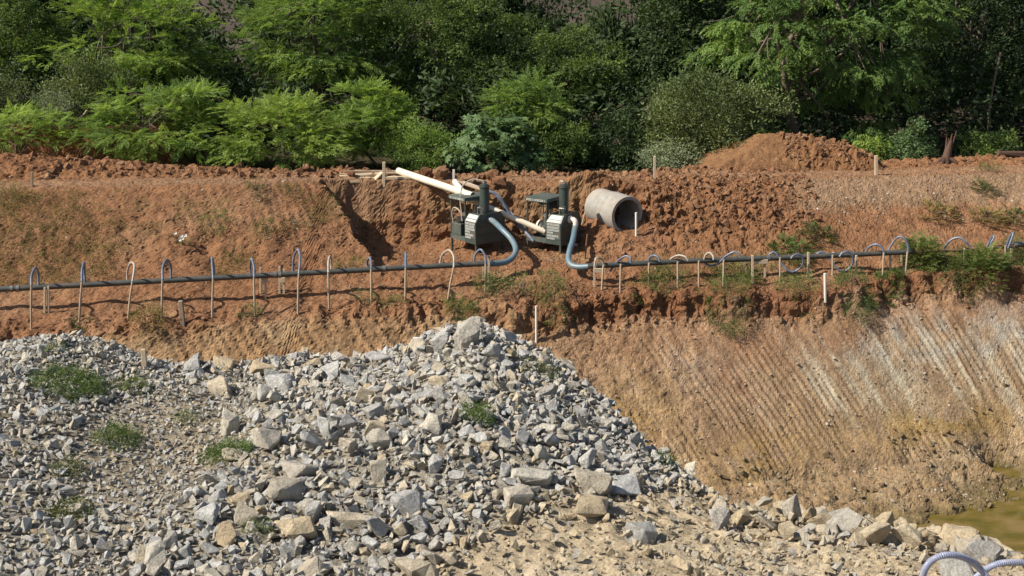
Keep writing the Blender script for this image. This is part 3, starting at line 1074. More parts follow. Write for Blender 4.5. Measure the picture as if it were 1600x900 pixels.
cY = lambda x: np.interp(x, Xc, crest[0])
tY = lambda x: np.interp(x, Xc, toe[0])
sY = lambda x: np.interp(x, Xc, scarp[0])
lY = lambda x: np.interp(x, Xc, lip[0])
cl = [far_points(2600, -17, 9, lambda x, u: cY(x) + (1.2 + 2.6 * u) * kD(x), rc), far_points(1700, 3.6, 8.9, lambda x, u: tY(x) + .6 + (cY(x) - tY(x)) * u, rc),
      far_points(500, -5.5, 4.0, lambda x, u: 33.6 + 2.6 * u, rc), far_points(700, -15, 15, lambda x, u: lY(x) - .5 + 1.2 * u, rc),
      far_points(350, -17, 17, lambda x, u: tY(x) + (cY(x) - tY(x)) * u, rc), far_points(120, 13, 17, lambda x, u: cY(x) + 1.0 + 2 * u, rc)]
sz = [None, .014 + .11 * rc.uniform(0, 1, 1700) ** 4, .014 + .09 * rc.uniform(0, 1, 500) ** 4, .014 + .06 * rc.uniform(0, 1, 700) ** 3, .015 + .03 * rc.uniform(0, 1, 350), rc.uniform(.02, .09, 120)]
sz[0] = .014 + .12 * rc.uniform(0, 1, 2600) ** 4.5
cp_, cs_ = np.concatenate(cl), np.concatenate(sz)
cp_[:, 2] -= cs_ * .15
o = link('earth_clods', scatter_mesh('earth_clods', PROTO_ROUND, cp_, cs_, rc, 1.0), M['clod'])
tag(o, 'loose crumbs of red earth strewn over the far bank', 'earth clods', kind='stuff')
pb = [far_points(1500, -15, 17, lambda x, u: tY(x) - 2 + (cY(x) - tY(x) + 2.4) * u, rc), far_points(5200, 1, 16, lambda x, u: sY(x) - 5.0 * u ** .8, rc), far_points(700, 8.5, 17, lambda x, u: cY(x) - .3 - 2 * u, rc)]
pp = np.concatenate(pb)
ps = .009 + .034 * rc.uniform(0, 1, len(pp)) ** 4
o = link('pebbles', scatter_mesh('pebbles', PROTO, pp, ps, rc, 1.0), M['pebble'])
tag(o, 'pale grit and pebbles scattered on the slopes', 'pebbles', kind='stuff')
mp_ = far_points(900, 3, 16, lambda x, u: np.interp(x, Xc, ywater) - .2 + 3.2 * u, rc)
ms_ = .014 + .11 * rc.uniform(0, 1, len(mp_)) ** 5
mp_[:, 2] -= ms_ * .2
o = link('mud_clods', scatter_mesh('mud_clods', PROTO_ROUND, mp_, ms_, rc, 1.0), M['mudclod'])
tag(o, 'brown mud lumps along the water edge', 'mud clods', kind='stuff')

CLODS = [(478, 256, .15, 'red earth clod left of the topmost plank'), (565, 254, .17, 'tall red clod behind the middle of the planks'), (549, 268, .12, 'small red clod behind the left end of the planks'),
         (668, 268, .24, 'large lumpy red clod right of the cream pipe end'), (690, 270, .27, 'biggest red clod on the bank top left of the white peg'), (735, 276, .18, 'red clod just right of the white peg'),
         (752, 270, .16, 'red clod above the left pump column'), (772, 272, .26, 'largest red clod between the two pumps on the bank top'), (780, 285, .2, 'red clod hanging on the crest between the two pumps'),
         (346, 262, .18, 'lone red clod in front of the brightest bush'), (1430, 252, .13, 'round red clod left of the tree stump')]
for k, (px, py, s, lab) in enumerate(CLODS):
    p = fhit(px, py + 8)
    V, T = hull_proto(24, 700 + k, 1, (1, .9, .85))
    V = V * (1 + .35 * fbm(V, 2.5, 3, 60 + k))[:, None]
    o = link('earth_clod', mesh_np('earth_clod', V * s, T), M['clod'], None, (p[0], p[1], p[2] + s * .3))
    tag(o, lab, 'earth clod', 'earth clods on the bank top')

# soil heap on the bank top
hc = at(1225, 274, 40.9)
hc[2] = FAR.z(hc[0], hc[1]) - .1
nu, nv = 150, 110
ux, uy = np.meshgrid(np.linspace(-1, 1, nu), np.linspace(-1, 1, nv), indexing='ij')
sx = ux * 3.5
syy = uy * 2.1
HP = np.stack([sx + hc[0], syy + hc[1], 0 * sx], -1)
wn_ = .16 * fbm(HP, .9, 3, 201)
prof = np.interp(sx / 1.0, [-3.5, -2.9, -1.3, -.65, .25, .75, 1.9, 2.9, 3.5], [0, .05, .66, .98, .98, .80, .55, .12, 0])
hz = np.minimum(prof, 1.0 * np.clip(1 - (np.abs(uy) ** 1.25), 0, 1) * 1.12) + wn_ * .35
lumpH = np.abs(fbm(HP, 3.4, 4, 203)) * 2 - .25
rough = sstep(-.2, .9, sx + .6 * fbm(HP, 1.0, 2, 205))
hz = np.maximum(hz, -.1) + (.04 + .16 * rough) * lumpH * sstep(.03, .3, hz) + .02 * fbm(HP, 8, 2, 207)
edge = np.maximum(np.abs(ux), np.abs(uy))
hz = hz * (1 - sstep(.8, 1, edge)) - .5 * sstep(.72, 1, edge)
HV = np.stack([sx, syy, hz], -1)
Ch = np.zeros_like(HV) + c3(.35, .17, .08)
Ch = lay(Ch, rough * .7, c3(.34, .155, .07))
Ch = lay(Ch, sstep(0, .5, fbm(HP, 1.5, 3, 209)) * .4, c3(.40, .205, .10))
a0 = np.meshgrid(np.arange(nu - 1), np.arange(nv - 1), indexing='ij')
a0 = (a0[0] * nv + a0[1]).ravel()
o = link('soil_heap', mesh_np('soil_heap', HV.reshape(-1, 3), np.stack([a0, a0 + nv, a0 + nv + 1, a0 + 1], 1), False, {'soil': Ch.reshape(-1, 3)}), M['soil'], None, hc)
tag(o, 'tall heap of red brown soil dumped on the bank top', 'soil heap')
hx_ = rc.uniform(-.3, 3.2, 700)
hy_ = rc.uniform(-2.0, .3, 700)
hzz = HV[..., 2][np.clip(((hx_ / 3.5 + 1) / 2 * (nu - 1)).astype(int), 0, nu - 1), np.clip(((hy_ / 2.1 + 1) / 2 * (nv - 1)).astype(int), 0, nv - 1)]
ok = hzz > .03
cpos = np.stack([hx_, hy_, hzz + .02], 1)[ok]
cc = link('crumbs', scatter_mesh('crumbs', PROTO_ROUND, cpos, .025 + .085 * rc.uniform(0, 1, len(cpos)) ** 2, rc, 1.0), M['clod'], o)
tag(cc, kind='stuff')

# ------------------------------------------------------------------ foliage
def leaf_quads(base, direc, side, ln, wd, bend=.15):
    """rhombic leaves: base (n,3), direction, side vector"""
    nrm = np.cross(direc, side)
    a = base
    b_ = base + direc * (ln * .45)[:, None] + side * (wd * .5)[:, None] + nrm * (ln * bend)[:, None]
    c_ = base + direc * ln[:, None]
    d_ = base + direc * (ln * .45)[:, None] - side * (wd * .5)[:, None] + nrm * (ln * bend)[:, None]
    return np.stack([a, b_, c_, d_], 1)


def spray(kind, r):
    """a twig with leaves: local x runs outward, z up"""
    if kind == 'feather':
        n = 22
        t = np.linspace(.08, 1, n)
        st = np.stack([t * .62, .05 * np.sin(t * 4 + r.uniform(0, 6)), -.10 * t ** 2], 1)
        s = np.where(np.arange(n) % 2, 1, -1)
        ang = r.uniform(.7, 1.15, n) * s
        ang[-1] = 0
        d = unit(np.stack([np.cos(ang), np.sin(ang), r.uniform(-.25, .2, n)], 1))
        sd = unit(np.cross(np.array((0, 0, 1.0)) + r.normal(size=(n, 3)) * .3, d))
        return leaf_quads(st, d, sd, r.uniform(.13, .21, n) * (1.1 - .4 * t), r.uniform(.035, .055, n), .08)
    if kind == 'droop':
        n = 22
        t = np.linspace(.05, 1, n)
        st = np.stack([t * .55, .06 * np.sin(t * 3 + r.uniform(0, 6)), .06 * t - .30 * t ** 2], 1)
        s = np.where(np.arange(n) % 2, 1, -1)
        ang = r.uniform(.6, 1.2, n) * s
        d = unit(np.stack([np.cos(ang), np.sin(ang), r.uniform(-.8, -.1, n)], 1))
        sd = unit(np.cross(np.array((0, 0, 1.0)) + r.normal(size=(n, 3)) * .35, d))
        return leaf_quads(st, d, sd, r.uniform(.11, .18, n), r.uniform(.06, .09, n), .12)
    if kind == 'palm':
        Q = []
        for k in range(5):
            c_ = np.array((r.uniform(.1, .5), r.uniform(-.25, .25), r.uniform(-.1, .25)))
            tilt = unit(np.array((.5, 0, 1.0)) + r.normal(size=3) * .4)
            ax = unit(np.cross(tilt, r.normal(size=3)))
            ay = np.cross(tilt, ax)
            an = np.linspace(-2.3, 2.3, 7)
            d = np.cos(an)[:, None] * ax + np.sin(an)[:, None] * ay - tilt * .25
            d = unit(d)
            sd = unit(np.cross(tilt[None], d))
            ln = r.uniform(.16, .24) * (1.1 - .12 * np.abs(an))
            Q.append(leaf_quads(np.repeat(c_[None], 7, 0), d, sd, ln, ln * .42, .05))
        return np.concatenate(Q)
    if kind == 'grass':
        n = 12
        b_ = r.normal(size=(n, 3)) * .03
        b_[:, 2] = 0
        d = unit(np.stack([r.normal(size=n) * .5, r.normal(size=n) * .5, np.ones(n)], 1))
        sd = unit(np.cross(d, r.normal(size=(n, 3))))
        return leaf_quads(b_, d, sd, r.uniform(.2, .45, n), np.full(n, .018), .1)
    n, lo, hi, w = {'broad': (20, .10, .16, .5), 'small': (30, .06, .10, .5), 'herb': (20, .05, .09, .45), 'moss': (11, .06, .10, .45)}[kind]
    t = r.uniform(.1, 1, n)
    st = np.stack([t * .42, r.normal(size=n) * .10, r.normal(size=n) * .10], 1)
    d = unit(np.stack([r.uniform(.1, 1, n), r.normal(size=n) * .7, r.normal(size=n) * .55 + .05], 1))
    sd = unit(np.cross(d, np.array((0, 0, 1.0)) + r.normal(size=(n, 3)) * .5))
    ln = r.uniform(lo, hi, n)
    return leaf_quads(st, d, sd, ln, ln * w, .1)


rs = np.random.default_rng(21)
SPRAYS = {k: [spray(k, rs) for _ in range(7)] for k in ('feather', 'droop', 'palm', 'grass', 'broad', 'small', 'herb', 'moss')}


def place_sprays(kind, P, X, U, S, tint, r):
    """P positions, X outward axes, U up hints, S scale, tint per spray"""
    X = unit(X)
    Z = unit(U - X * np.sum(U * X, 1, keepdims=True))
    Yv = np.cross(Z, X)
    Rm = np.stack([X, Yv, Z], -1)
    which = r.integers(0, 7, len(P))
    Vs, Ts = [], []
    for k in range(7):
        idx = np.nonzero(which == k)[0]
        if not len(idx):
            continue
        Q = SPRAYS[kind][k]
        W = np.einsum('nij,qvj->nqvi', Rm[idx], Q) * S[idx, None, None, None] + P[idx][:, None, None, :]
        tt = tint[idx][:, None] + r.uniform(-.1, .1, (len(idx), len(Q)))
        Vs.append(W.reshape(-1, 3))
        Ts.append(np.repeat(tt.reshape(-1), 4))
    return np.concatenate(Vs), np.clip(np.concatenate(Ts), 0, 1)


def crown_points(r, c, rad, nclump, per, flat, hollow=.45, droop=0.0, clump_r=.34, low=-.75):
    """clumped shell of twig positions inside an ellipsoid; returns P, outward, clump tint, clump centres"""
    rad = np.array(rad)
    cs = []
    tries = 0
    while len(cs) < nclump and tries < nclump * 40:
        tries += 1
        d = unit(r.normal(size=3))
        if d[2] < low:
            continue
        k = r.uniform(hollow, 1.0) ** .6
        p = d * k * (1 + .16 * r.normal())
        if all(np.linalg.norm(p - q) > .22 for q in cs):
            cs.append(p)
    cs = np.array(cs)
    ct = r.uniform(.05, .95, len(cs))
    n = per * len(cs)
    w = np.repeat(np.arange(len(cs)), per)
    d = unit(r.normal(size=(n, 3)) + np.array((0, 0, .35)))
    rr_ = clump_r * r.uniform(.55, 1.05, (n, 1)) * np.repeat(r.uniform(.65, 1.3, len(cs)), per)[:, None]
    off = d * rr_
    mean = rad.mean()
    off = off * np.array((1.25, 1.25, flat)) * mean
    P = cs[w] * rad + off
    out = unit(cs[w] * rad / mean * .7 + d * np.array((1, 1, .3)) + r.normal(size=(n, 3)) * np.array((.75, .75, .3)))
    out[:, 2] -= droop
    return P + c, unit(out), np.clip(ct[w] + r.normal(size=n) * .12, 0, 1), cs * rad + c


def limbs(base, top, cents, r, r0, nl):
    mb = MB()
    base, top = np.array(base), np.array(top)
    mid = (base + top) / 2 + r.normal(size=3) * np.array((.12, .12, 0)) * np.linalg.norm(top - base)
    tr = spline([base, mid, top], 10)
    mb.tube(tr, np.linspace(r0, r0 * .55, len(tr)), 8)
    sel = r.permutation(len(cents))[:nl]
    for k in sel:
        s_ = tr[r.integers(len(tr) // 3, len(tr))]
        e = cents[k]
        m_ = (s_ + e) / 2 + r.normal(size=3) * .12 * np.linalg.norm(e - s_) + np.array((0, 0, .08 * np.linalg.norm(e - s_)))
        pts = spline([s_, m_, e], 8)
        mb.tube(pts, np.linspace(r0 * .42, r0 * .09, len(pts)), 5)
        for _ in range(2):
            e2 = e + r.normal(size=3) * .45
            mb.tube(spline([pts[-3], (pts[-2] + e2) / 2, e2], 4), np.linspace(r0 * .13, r0 * .04, 5)[:len(spline([pts[-3], (pts[-2] + e2) / 2, e2], 4))], 4)
    return mb


def ground_far(x, y):
    if y < 50:
        return float(FAR.z(x, y))
    return float(CAM_H + np.interp(y, [49, 60, 85, 110], [-7.2, -5.8, -2.6, 3]))


def tree(name, label, cat, px0, px1, py0, py1, Y, leaf, mat, nclump, per, scale=1.0, flat=.6, depth=.8, droop=0.0, group=None, seed=0, trunk=.11, nl=12, hollow=.45, clump_r=.34, low=-.75, parts=('crown', 'trunk'), bark='bark', up=1.0):
    r = np.random.default_rng(1000 + seed)
    lo, hi = at(px0, py1, Y), at(px1, py0, Y)
    c_ = (lo + hi) / 2
    rx, rz = (hi[0] - lo[0]) / 2, (hi[2] - lo[2]) / 2
    rad = (rx * .82, max(rx * depth, .3) * .82, rz * .82)
    gz_ = ground_far(c_[0], Y)
    root = thing(name, label, cat, (c_[0], Y, gz_), 0, group)
    P, out, tint, cents = crown_points(r, c_, rad, nclump, per, flat, hollow, droop, clump_r, low)
    keep = P[:, 2] > gz_ - .1
    P, out, tint = P[keep], out[keep], tint[keep]
    U = np.array((0, 0, up)) + r.normal(size=P.shape) * .35
    S = scale * r.uniform(.75, 1.3, len(P))
    V, T = place_sprays(leaf, P, out, U, S, tint, r)
    loc = np.array(root.location)
    me = mesh_np(parts[0], V - loc, np.arange(len(V)).reshape(-1, 4), False, {'tint': T})
    link(parts[0], me, L[mat], root)
    tb = np.array((c_[0] + r.normal() * .1 * rx, Y, gz_ - .15))
    tt = c_ + np.array((0, 0, rz * .35))
    mb = limbs(tb, tt, cents, r, trunk, nl)
    me = mb.mesh(parts[1], True)
    me.transform(Matrix.Translation(-Vector(loc)))
    link(parts[1], me, M[bark], root)
    return root


SH = ('foliage', 'stem')
tree('feathery_tree', 'tall bright feathery tree with layered flat boughs at upper left', 'tree', 80, 345, -50, 185, 47.5, 'feather', 'acacia', 50, 42, .76, .26, seed=1, nl=22, clump_r=.31)
tree('feathery_tree', 'feathery green tree right of the layered one, thin trunk showing below', 'tree', 380, 605, -90, 190, 49.0, 'feather', 'acacia_dark', 52, 42, .76, .28, seed=2, nl=22, clump_r=.3)
tree('broadleaf_tree', 'dark leafy tree cut by the left edge of the view', 'tree', -90, 100, -60, 170, 48.0, 'broad', 'broad', 44, 27, .9, .6, seed=3, clump_r=.3)
tree('broadleaf_tree', 'large shady tree filling the upper middle', 'tree', 545, 800, -70, 240, 50.5, 'broad', 'broad', 60, 28, .92, .55, seed=4, clump_r=.3)
tree('broadleaf_tree', 'rounded shady tree between the middle one and the dark gap', 'tree', 760, 990, 28, 240, 51.0, 'broad', 'broad', 52, 28, .92, .55, seed=5, clump_r=.3)
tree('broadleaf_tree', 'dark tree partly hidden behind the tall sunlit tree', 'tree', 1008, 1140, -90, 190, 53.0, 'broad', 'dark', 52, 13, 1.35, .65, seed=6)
tree('tall_tree', 'tall sunlit tree with drooping leafy boughs at upper right', 'tree', 1075, 1495, -230, 258, 46.0, 'droop', 'big', 110, 38, .72, .36, droop=.12, seed=7, trunk=.2, nl=34, hollow=.55, clump_r=.19, low=-1.0)
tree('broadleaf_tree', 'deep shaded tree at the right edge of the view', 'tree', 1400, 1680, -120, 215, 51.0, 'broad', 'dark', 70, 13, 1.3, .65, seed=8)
BACK = []
for k, (x0, x1, y0, y1, Y, lab) in enumerate([
        (-120, 120, -120, 120, 58, 'dark tree behind the leafy tree at the left edge'), (120, 325, 20, 150, 60, 'dark tree behind the layered feathery tree'),
        (390, 620, -140, 180, 61, 'dark tree behind the second feathery tree'), (590, 800, -120, 180, 63, 'dark tree behind the large shady tree'),
        (770, 900, 12, 210, 62, 'dark tree behind the rounded shady tree'), (900, 1010, 34, 230, 60, 'narrow dark tree closing the gap under the brown hill'), (1020, 1240, -120, 220, 62, 'dark tree behind the tall tree on its left'),
        (1210, 1440, -120, 220, 58, 'dark tree behind the tall tree on its right'), (1420, 1700, -120, 220, 60, 'dark tree behind the shaded one at the right edge')]):
    if k < 2:
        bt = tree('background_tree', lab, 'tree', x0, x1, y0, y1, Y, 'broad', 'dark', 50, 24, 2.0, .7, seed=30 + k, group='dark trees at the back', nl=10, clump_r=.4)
        BACK.append((bt, at(x1, y0, Y) - at(x0, y1, Y), (at(x1, y0, Y) + at(x0, y1, Y)) / 2 - np.array(bt.location)))
        continue
    src, dim, cen = BACK[k % 2]
    d2 = at(x1, y0, Y) - at(x0, y1, Y)
    c2 = (at(x1, y0, Y) + at(x0, y1, Y)) / 2
    sx_, sz_ = d2[0] / dim[0], d2[2] / dim[2]
    bt = src.copy()
    COL.link(bt)
    flip = -1 if k % 4 > 1 else 1
    bt.scale = (sx_ * flip, sx_, sz_)
    bt.location = (c2[0] - cen[0] * sx_ * flip, Y, c2[2] - cen[2] * sz_)
    tag(bt, lab, 'tree', 'dark trees at the back')
    for ch in list(src.children):
        cc_ = ch.copy()
        COL.link(cc_)
        cc_.parent = bt

tree('shrub', 'glossy dark green shrub left of the fern like bush', 'shrub', 92, 205, 88, 215, 44.5, 'small', 'glossy', 34, 12, 1.1, .8, seed=51, parts=SH, trunk=.05)
tree('shrub', 'dark glossy shrub at the left edge below the leafy tree', 'shrub', -50, 70, 118, 215, 44.5, 'small', 'glossy', 30, 12, 1.1, .8, seed=52, parts=SH, trunk=.05)
tree('shrub', 'thin grey green shrub beside the bent dead stick', 'shrub', 52, 118, 148, 215, 43.2, 'small', 'pale', 18, 7, .8, .8, seed=53, parts=SH, trunk=.03)
tree('shrub', 'low pale feathery shrub at the left edge above the berm', 'shrub', -70, 118, 168, 246, 41.6, 'feather', 'acacia', 34, 16, .6, .4, seed=54, parts=SH, trunk=.04, low=-.4)
tree('shrub', 'spreading fern like bush above the clay bank', 'shrub', 140, 362, 118, 272, 42.2, 'feather', 'acacia_dark', 46, 38, .64, .3, seed=55, clump_r=.3, parts=SH, trunk=.05, nl=18)
tree('shrub', 'bright yellow green feathery bush, the brightest on the bank', 'shrub', 322, 560, 150, 276, 41.6, 'feather', 'bright', 48, 36, .62, .34, seed=56, clump_r=.3, parts=SH, trunk=.05, nl=16)
tree('shrub', 'mid green feathery bush right of the brightest one', 'shrub', 525, 650, 120, 262, 43.0, 'feather', 'acacia', 36, 34, .62, .36, seed=57, clump_r=.3, parts=SH, trunk=.05)
tree('shrub', 'tangled vine covered bush behind the long pipe', 'shrub', 612, 712, 196, 282, 42.0, 'small', 'acacia_dark', 28, 12, .9, .7, seed=58, parts=SH, trunk=.04)
tree('castor_plant', 'castor plant with large pale star shaped leaves behind the pumps', 'plant', 702, 842, 186, 284, 41.5, 'palm', 'castor', 24, 9, .85, .7, seed=59, parts=('foliage', 'stem'), trunk=.035)
tree('shrub', 'pale topped feathery bush above the castor plant', 'shrub', 752, 892, 118, 205, 44.5, 'feather', 'acacia_dark', 34, 22, .7, .42, seed=60, parts=SH, trunk=.05)
tree('shrub', 'dim leafy bush right of the castor plant', 'shrub', 832, 935, 190, 282, 43.6, 'broad', 'broad', 28, 12, .9, .7, seed=61, parts=SH, trunk=.04)
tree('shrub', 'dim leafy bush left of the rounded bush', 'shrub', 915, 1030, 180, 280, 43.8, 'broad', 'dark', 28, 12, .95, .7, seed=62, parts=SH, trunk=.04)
tree('shrub', 'dense rounded bush of small olive leaves left of the soil heap', 'shrub', 1012, 1212, 120, 275, 43.0, 'small', 'glossy', 58, 17, 1.25, .7, seed=63, clump_r=.28, parts=SH, trunk=.06, hollow=.7)
tree('shrub', 'pale creeper at the foot of the rounded bush', 'shrub', 1000, 1100, 226, 284, 41.6, 'herb', 'pale', 24, 10, 1.1, .7, seed=64, parts=SH, trunk=.02)
tree('shrub', 'small bright green shrub behind the right end of the soil heap', 'shrub', 1330, 1384, 218, 266, 42.6, 'broad', 'bright', 12, 10, .8, .7, seed=65, parts=SH, trunk=.02)
tree('shrub', 'small pale leaved shrub left of the tree stump', 'shrub', 1392, 1452, 200, 268, 42.4, 'broad', 'castor', 14, 10, .8, .7, seed=66, parts=SH, trunk=.02)
tree('shrub', 'low shrub in shade right of the tree stump', 'shrub', 1505, 1600, 205, 258, 44.5, 'broad', 'broad', 20, 10, .9, .7, seed=67, parts=SH, trunk=.02)

# undergrowth of the wood: one mass in the shade
ru = np.random.default_rng(77)
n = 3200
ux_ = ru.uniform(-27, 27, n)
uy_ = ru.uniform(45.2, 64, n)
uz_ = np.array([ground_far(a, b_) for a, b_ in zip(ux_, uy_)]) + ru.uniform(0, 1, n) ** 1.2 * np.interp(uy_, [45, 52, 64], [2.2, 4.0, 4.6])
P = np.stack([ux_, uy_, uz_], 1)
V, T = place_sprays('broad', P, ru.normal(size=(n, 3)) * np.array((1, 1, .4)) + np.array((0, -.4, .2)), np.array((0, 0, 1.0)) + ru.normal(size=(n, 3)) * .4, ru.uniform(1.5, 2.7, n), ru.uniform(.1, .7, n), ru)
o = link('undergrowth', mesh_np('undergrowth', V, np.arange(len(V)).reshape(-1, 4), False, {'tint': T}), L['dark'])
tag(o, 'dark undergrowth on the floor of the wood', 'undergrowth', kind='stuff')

# ------------------------------------------------------------------ weeds on the bank and on the heap
def weed(px, py, wpx, hpx, kind, mat, label, surf='far', dens=1.0, seed=0, scale=.6, group='weeds growing on the bank', name='weed'):
    r = np.random.default_rng(2000 + seed)
    p = fhit(px, py) if surf == 'far' else nhit(px, py)
    S = FAR if surf == 'far' else NEAR
    mpp = p[1] * 1.03 / F
    rx, h = wpx * mpp / 2, hpx * mpp
    n = int(dens * 26 * max(1, wpx / 22))
    a = r.uniform(0, 2 * np.pi, n)
    q = np.sqrt(r.uniform(0, 1, n))
    x = p[0] + np.cos(a) * q * rx
    y = p[1] + np.sin(a) * q * min(rx, .6 + .3 * rx)
    z = S.z(x, y)
    hz_ = z + h * r.uniform(.05, .9, n) * np.sqrt(np.clip(1 - q ** 2 * .8, 0, 1))
    P = np.stack([x, y, hz_ if kind != 'grass' else z - .02], 1)
    out = np.stack([np.cos(a) * q + r.normal(size=n) * .5, np.sin(a) * q + r.normal(size=n) * .5 - .2, r.uniform(.1, .8, n)], 1)
    if kind == 'grass':
        out = np.stack([np.ones(n), r.normal(size=n), np.zeros(n)], 1)
    V, T = place_sprays(kind, P, out, np.array((0, 0, 1.0)) + r.normal(size=(n, 3)) * .2, scale * r.uniform(.7, 1.3, n), r.uniform(.15, .85, n), r)
    root = thing(name, label, 'weed', p, 0, group)
    link('foliage', mesh_np('foliage', V - p, np.arange(len(V)).reshape(-1, 4), False, {'tint': T}), L[mat], root)
    if kind != 'grass':
        mb = MB()
        for k in range(0, n, max(1, n // 9)):
            b0 = np.array((p[0] + (x[k] - p[0]) * .4, p[1] + (y[k] - p[1]) * .4, 0))
            b0[2] = float(S.z(b0[0], b0[1])) - .03
            mb.tube(np.array([b0, (b0 + P[k]) / 2 + np.array((0, 0, .02)), P[k]]) - p, [.008, .006, .004], 4)
        link('stem', mb.mesh('stem'), M['bark'], root)
    return root


WEEDS = [
    (1138, 480, 62, 30, 'herb', 'weed_green', 'dense green weed at the shelf edge right of the pumps', 2.2),
    (1150, 432, 60, 18, 'herb', 'weed', 'yellow green weed under the header between two thin stakes', 1.6),
    (1245, 452, 60, 12, 'herb', 'weed', 'low yellowish weed left of the white upright pipe', 1.4),
    (1335, 452, 62, 22, 'herb', 'weed_green', 'spreading green weed right of the white upright pipe', 2.0),
    (1440, 418, 56, 50, 'feather', 'weed', 'tall feathery weed beside the highest hose loop', 4.6),
    (1530, 418, 76, 34, 'feather', 'weed', 'bushy weed clump at right covering the header', 4.4),
    (1590, 405, 40, 36, 'herb', 'weed_green', 'leafy weed at the right edge on the shelf', 3.4),
    (1497, 448, 40, 24, 'herb', 'weed_dark', 'dark weed hanging in the shaded scarp at right', 1.8),
    (1390, 432, 46, 20, 'grass', 'weed_green', 'grassy tuft below the tall feathery weed', 2.0),
    (1035, 448, 60, 30, 'herb', 'weed', 'straggling weed under the header right of the blue hose', 1.6),
    (768, 462, 46, 40, 'herb', 'weed_green', 'leafy green weed at the end of the left header', 1.8),
    (720, 492, 44, 22, 'herb', 'weed', 'soft yellow green weed above the peak of the heap', 1.7),
    (860, 468, 34, 44, 'herb', 'weed', 'upright yellow green weed below the gap between the pipes', 1.5),
    (818, 460, 26, 30, 'herb', 'weed', 'thin weed left of the upright yellow green one', 1.0),
    (870, 486, 40, 14, 'herb', 'weed', 'flat weed right of the white peg on the wall', .9),
    (570, 470, 26, 20, 'herb', 'weed_green', 'small weed at the foot of a riser left of centre', .8),
    (612, 475, 30, 14, 'herb', 'weed', 'yellow weed between two risers left of centre', .8),
    (128, 504, 22, 10, 'herb', 'weed_green', 'tiny green weed at the foot of the second riser', .7),
    (388, 496, 24, 14, 'herb', 'weed_green', 'small green weed beside the sixth riser', .7),
    (232, 505, 46, 34, 'herb', 'weed_dry', 'dry yellow weed left of the wooden peg', 1.6),
    (545, 420, 30, 16, 'herb', 'weed', 'small weed on the slope foot left of the recess', .8),
    (415, 368, 32, 26, 'herb', 'weed_dark', 'dark round weed high on the left slope', 1.3),
    (1275, 375, 40, 18, 'feather', 'weed_dark', 'olive creeper on the right slope below the crumbs', 1.4),
    (1238, 398, 56, 14, 'feather', 'weed_green', 'green creeper just above the right header', 1.5),
    (1535, 300, 30, 10, 'feather', 'weed_dark', 'dark creeper on the gravelly top of the right slope', 1.0),
    (1545, 348, 46, 16, 'feather', 'weed_dry', 'brown creeper in the middle of the right slope', 1.2),
    (1590, 344, 36, 12, 'feather', 'weed_dark', 'dark creeper at the right edge on the slope', 1.0),
    (1465, 338, 50, 14, 'feather', 'weed_dry', 'dry flattened weed on the right slope', 1.0),
    (1545, 268, 26, 12, 'herb', 'weed_green', 'small green weed on the bank top at far right', .8),
    (455, 306, 30, 12, 'herb', 'weed_dry', 'dry weed near the crest left of the planks', .8),
    (400, 300, 30, 10, 'herb', 'weed_dark', 'small dark weed under the crest at left', .8),
    (20, 318, 44, 26, 'herb', 'weed_dry', 'yellowish weed patch at the left edge under the crest', 1.4),
    (335, 352, 36, 20, 'herb', 'weed', 'green weed right of the white flowers', 1.1),
]
for k, (px, py, w, h, kd, mt, lab, dn) in enumerate(WEEDS):
    weed(px, py, w, h, kd, mt, lab, 'far', dn * 1.15, k, .5 if kd == 'herb' else .42)
HW = [(108, 605, 104, 20, 'weed_green', 'large dark green creeper on the left of the heap', 2.4), (186, 688, 56, 13, 'weed_green', 'bright green creeper in the middle left of the heap', 1.6),
      (358, 714, 62, 15, 'weed_green', 'dark green creeper below the pointed pale rock', 2.0), (744, 660, 36, 26, 'weed_green', 'small green weed in the centre of the heap', 1.8),
      (205, 610, 40, 14, 'weed', 'sparse pale weed right of the large creeper', .9), (112, 808, 44, 16, 'weed_dark', 'small weed low on the left of the heap', 1.2),
      (110, 742, 34, 16, 'weed_dark', 'thin weed halfway down the left of the heap', 1.0), (408, 832, 16, 20, 'weed', 'tiny yellow green sprig near the bottom of the heap', .8),
      (86, 552, 20, 14, 'weed_green', 'tiny weed on the crest at the left', .8), (845, 590, 56, 14, 'weed_dark', 'faint creeper on the right flank of the peak', .9), (292, 660, 20, 12, 'weed_green', 'tiny weed left of the pointed rock', .7),
      (1040, 726, 22, 16, 'weed_green', 'small weed at the right tip of the heap', .9)]
for k, (px, py, w, h, mt, lab, dn) in enumerate(HW):
    weed(px, py, w, h, 'herb', mt, lab, 'near', dn * 1.3, 60 + k, .42, 'weeds growing on the rock heap')
# white flowers
p = fhit(285, 384)
fl = thing('flowering_weed', 'weed with white flowers on the left slope', 'weed', p)
for dx, dz in ((-.16, .30), (.0, .22), (.03, .16), (.10, .24), (-.05, .12)):
    link('stem', MB().tube(np.array([(dx * .3, 0, 0), (dx, -.03, dz)]), [.008, .005], 4).mesh('stem'), L['weed_green'], fl)
    mb = MB()
    for k in range(6):
        a = k * 1.05
        mb.add(np.array([(dx, -.03, dz), (dx + .05 * math.cos(a), -.05, dz + .05 * math.sin(a)), (dx + .05 * math.cos(a + .7), -.05, dz + .05 * math.sin(a + .7))]), [[0, 1, 2]])
    link('flower', mb.mesh('flower'), M['flower'], fl)
r = np.random.default_rng(5)
P = np.stack([r.uniform(-.2, .2, 12), r.uniform(-.1, .1, 12), r.uniform(.0, .15, 12)], 1)
V, T = place_sprays('herb', P, r.normal(size=(12, 3)), np.array((0, 0, 1.0)) + r.normal(size=(12, 3)) * .2, np.full(12, .4), r.uniform(.3, .9, 12), r)
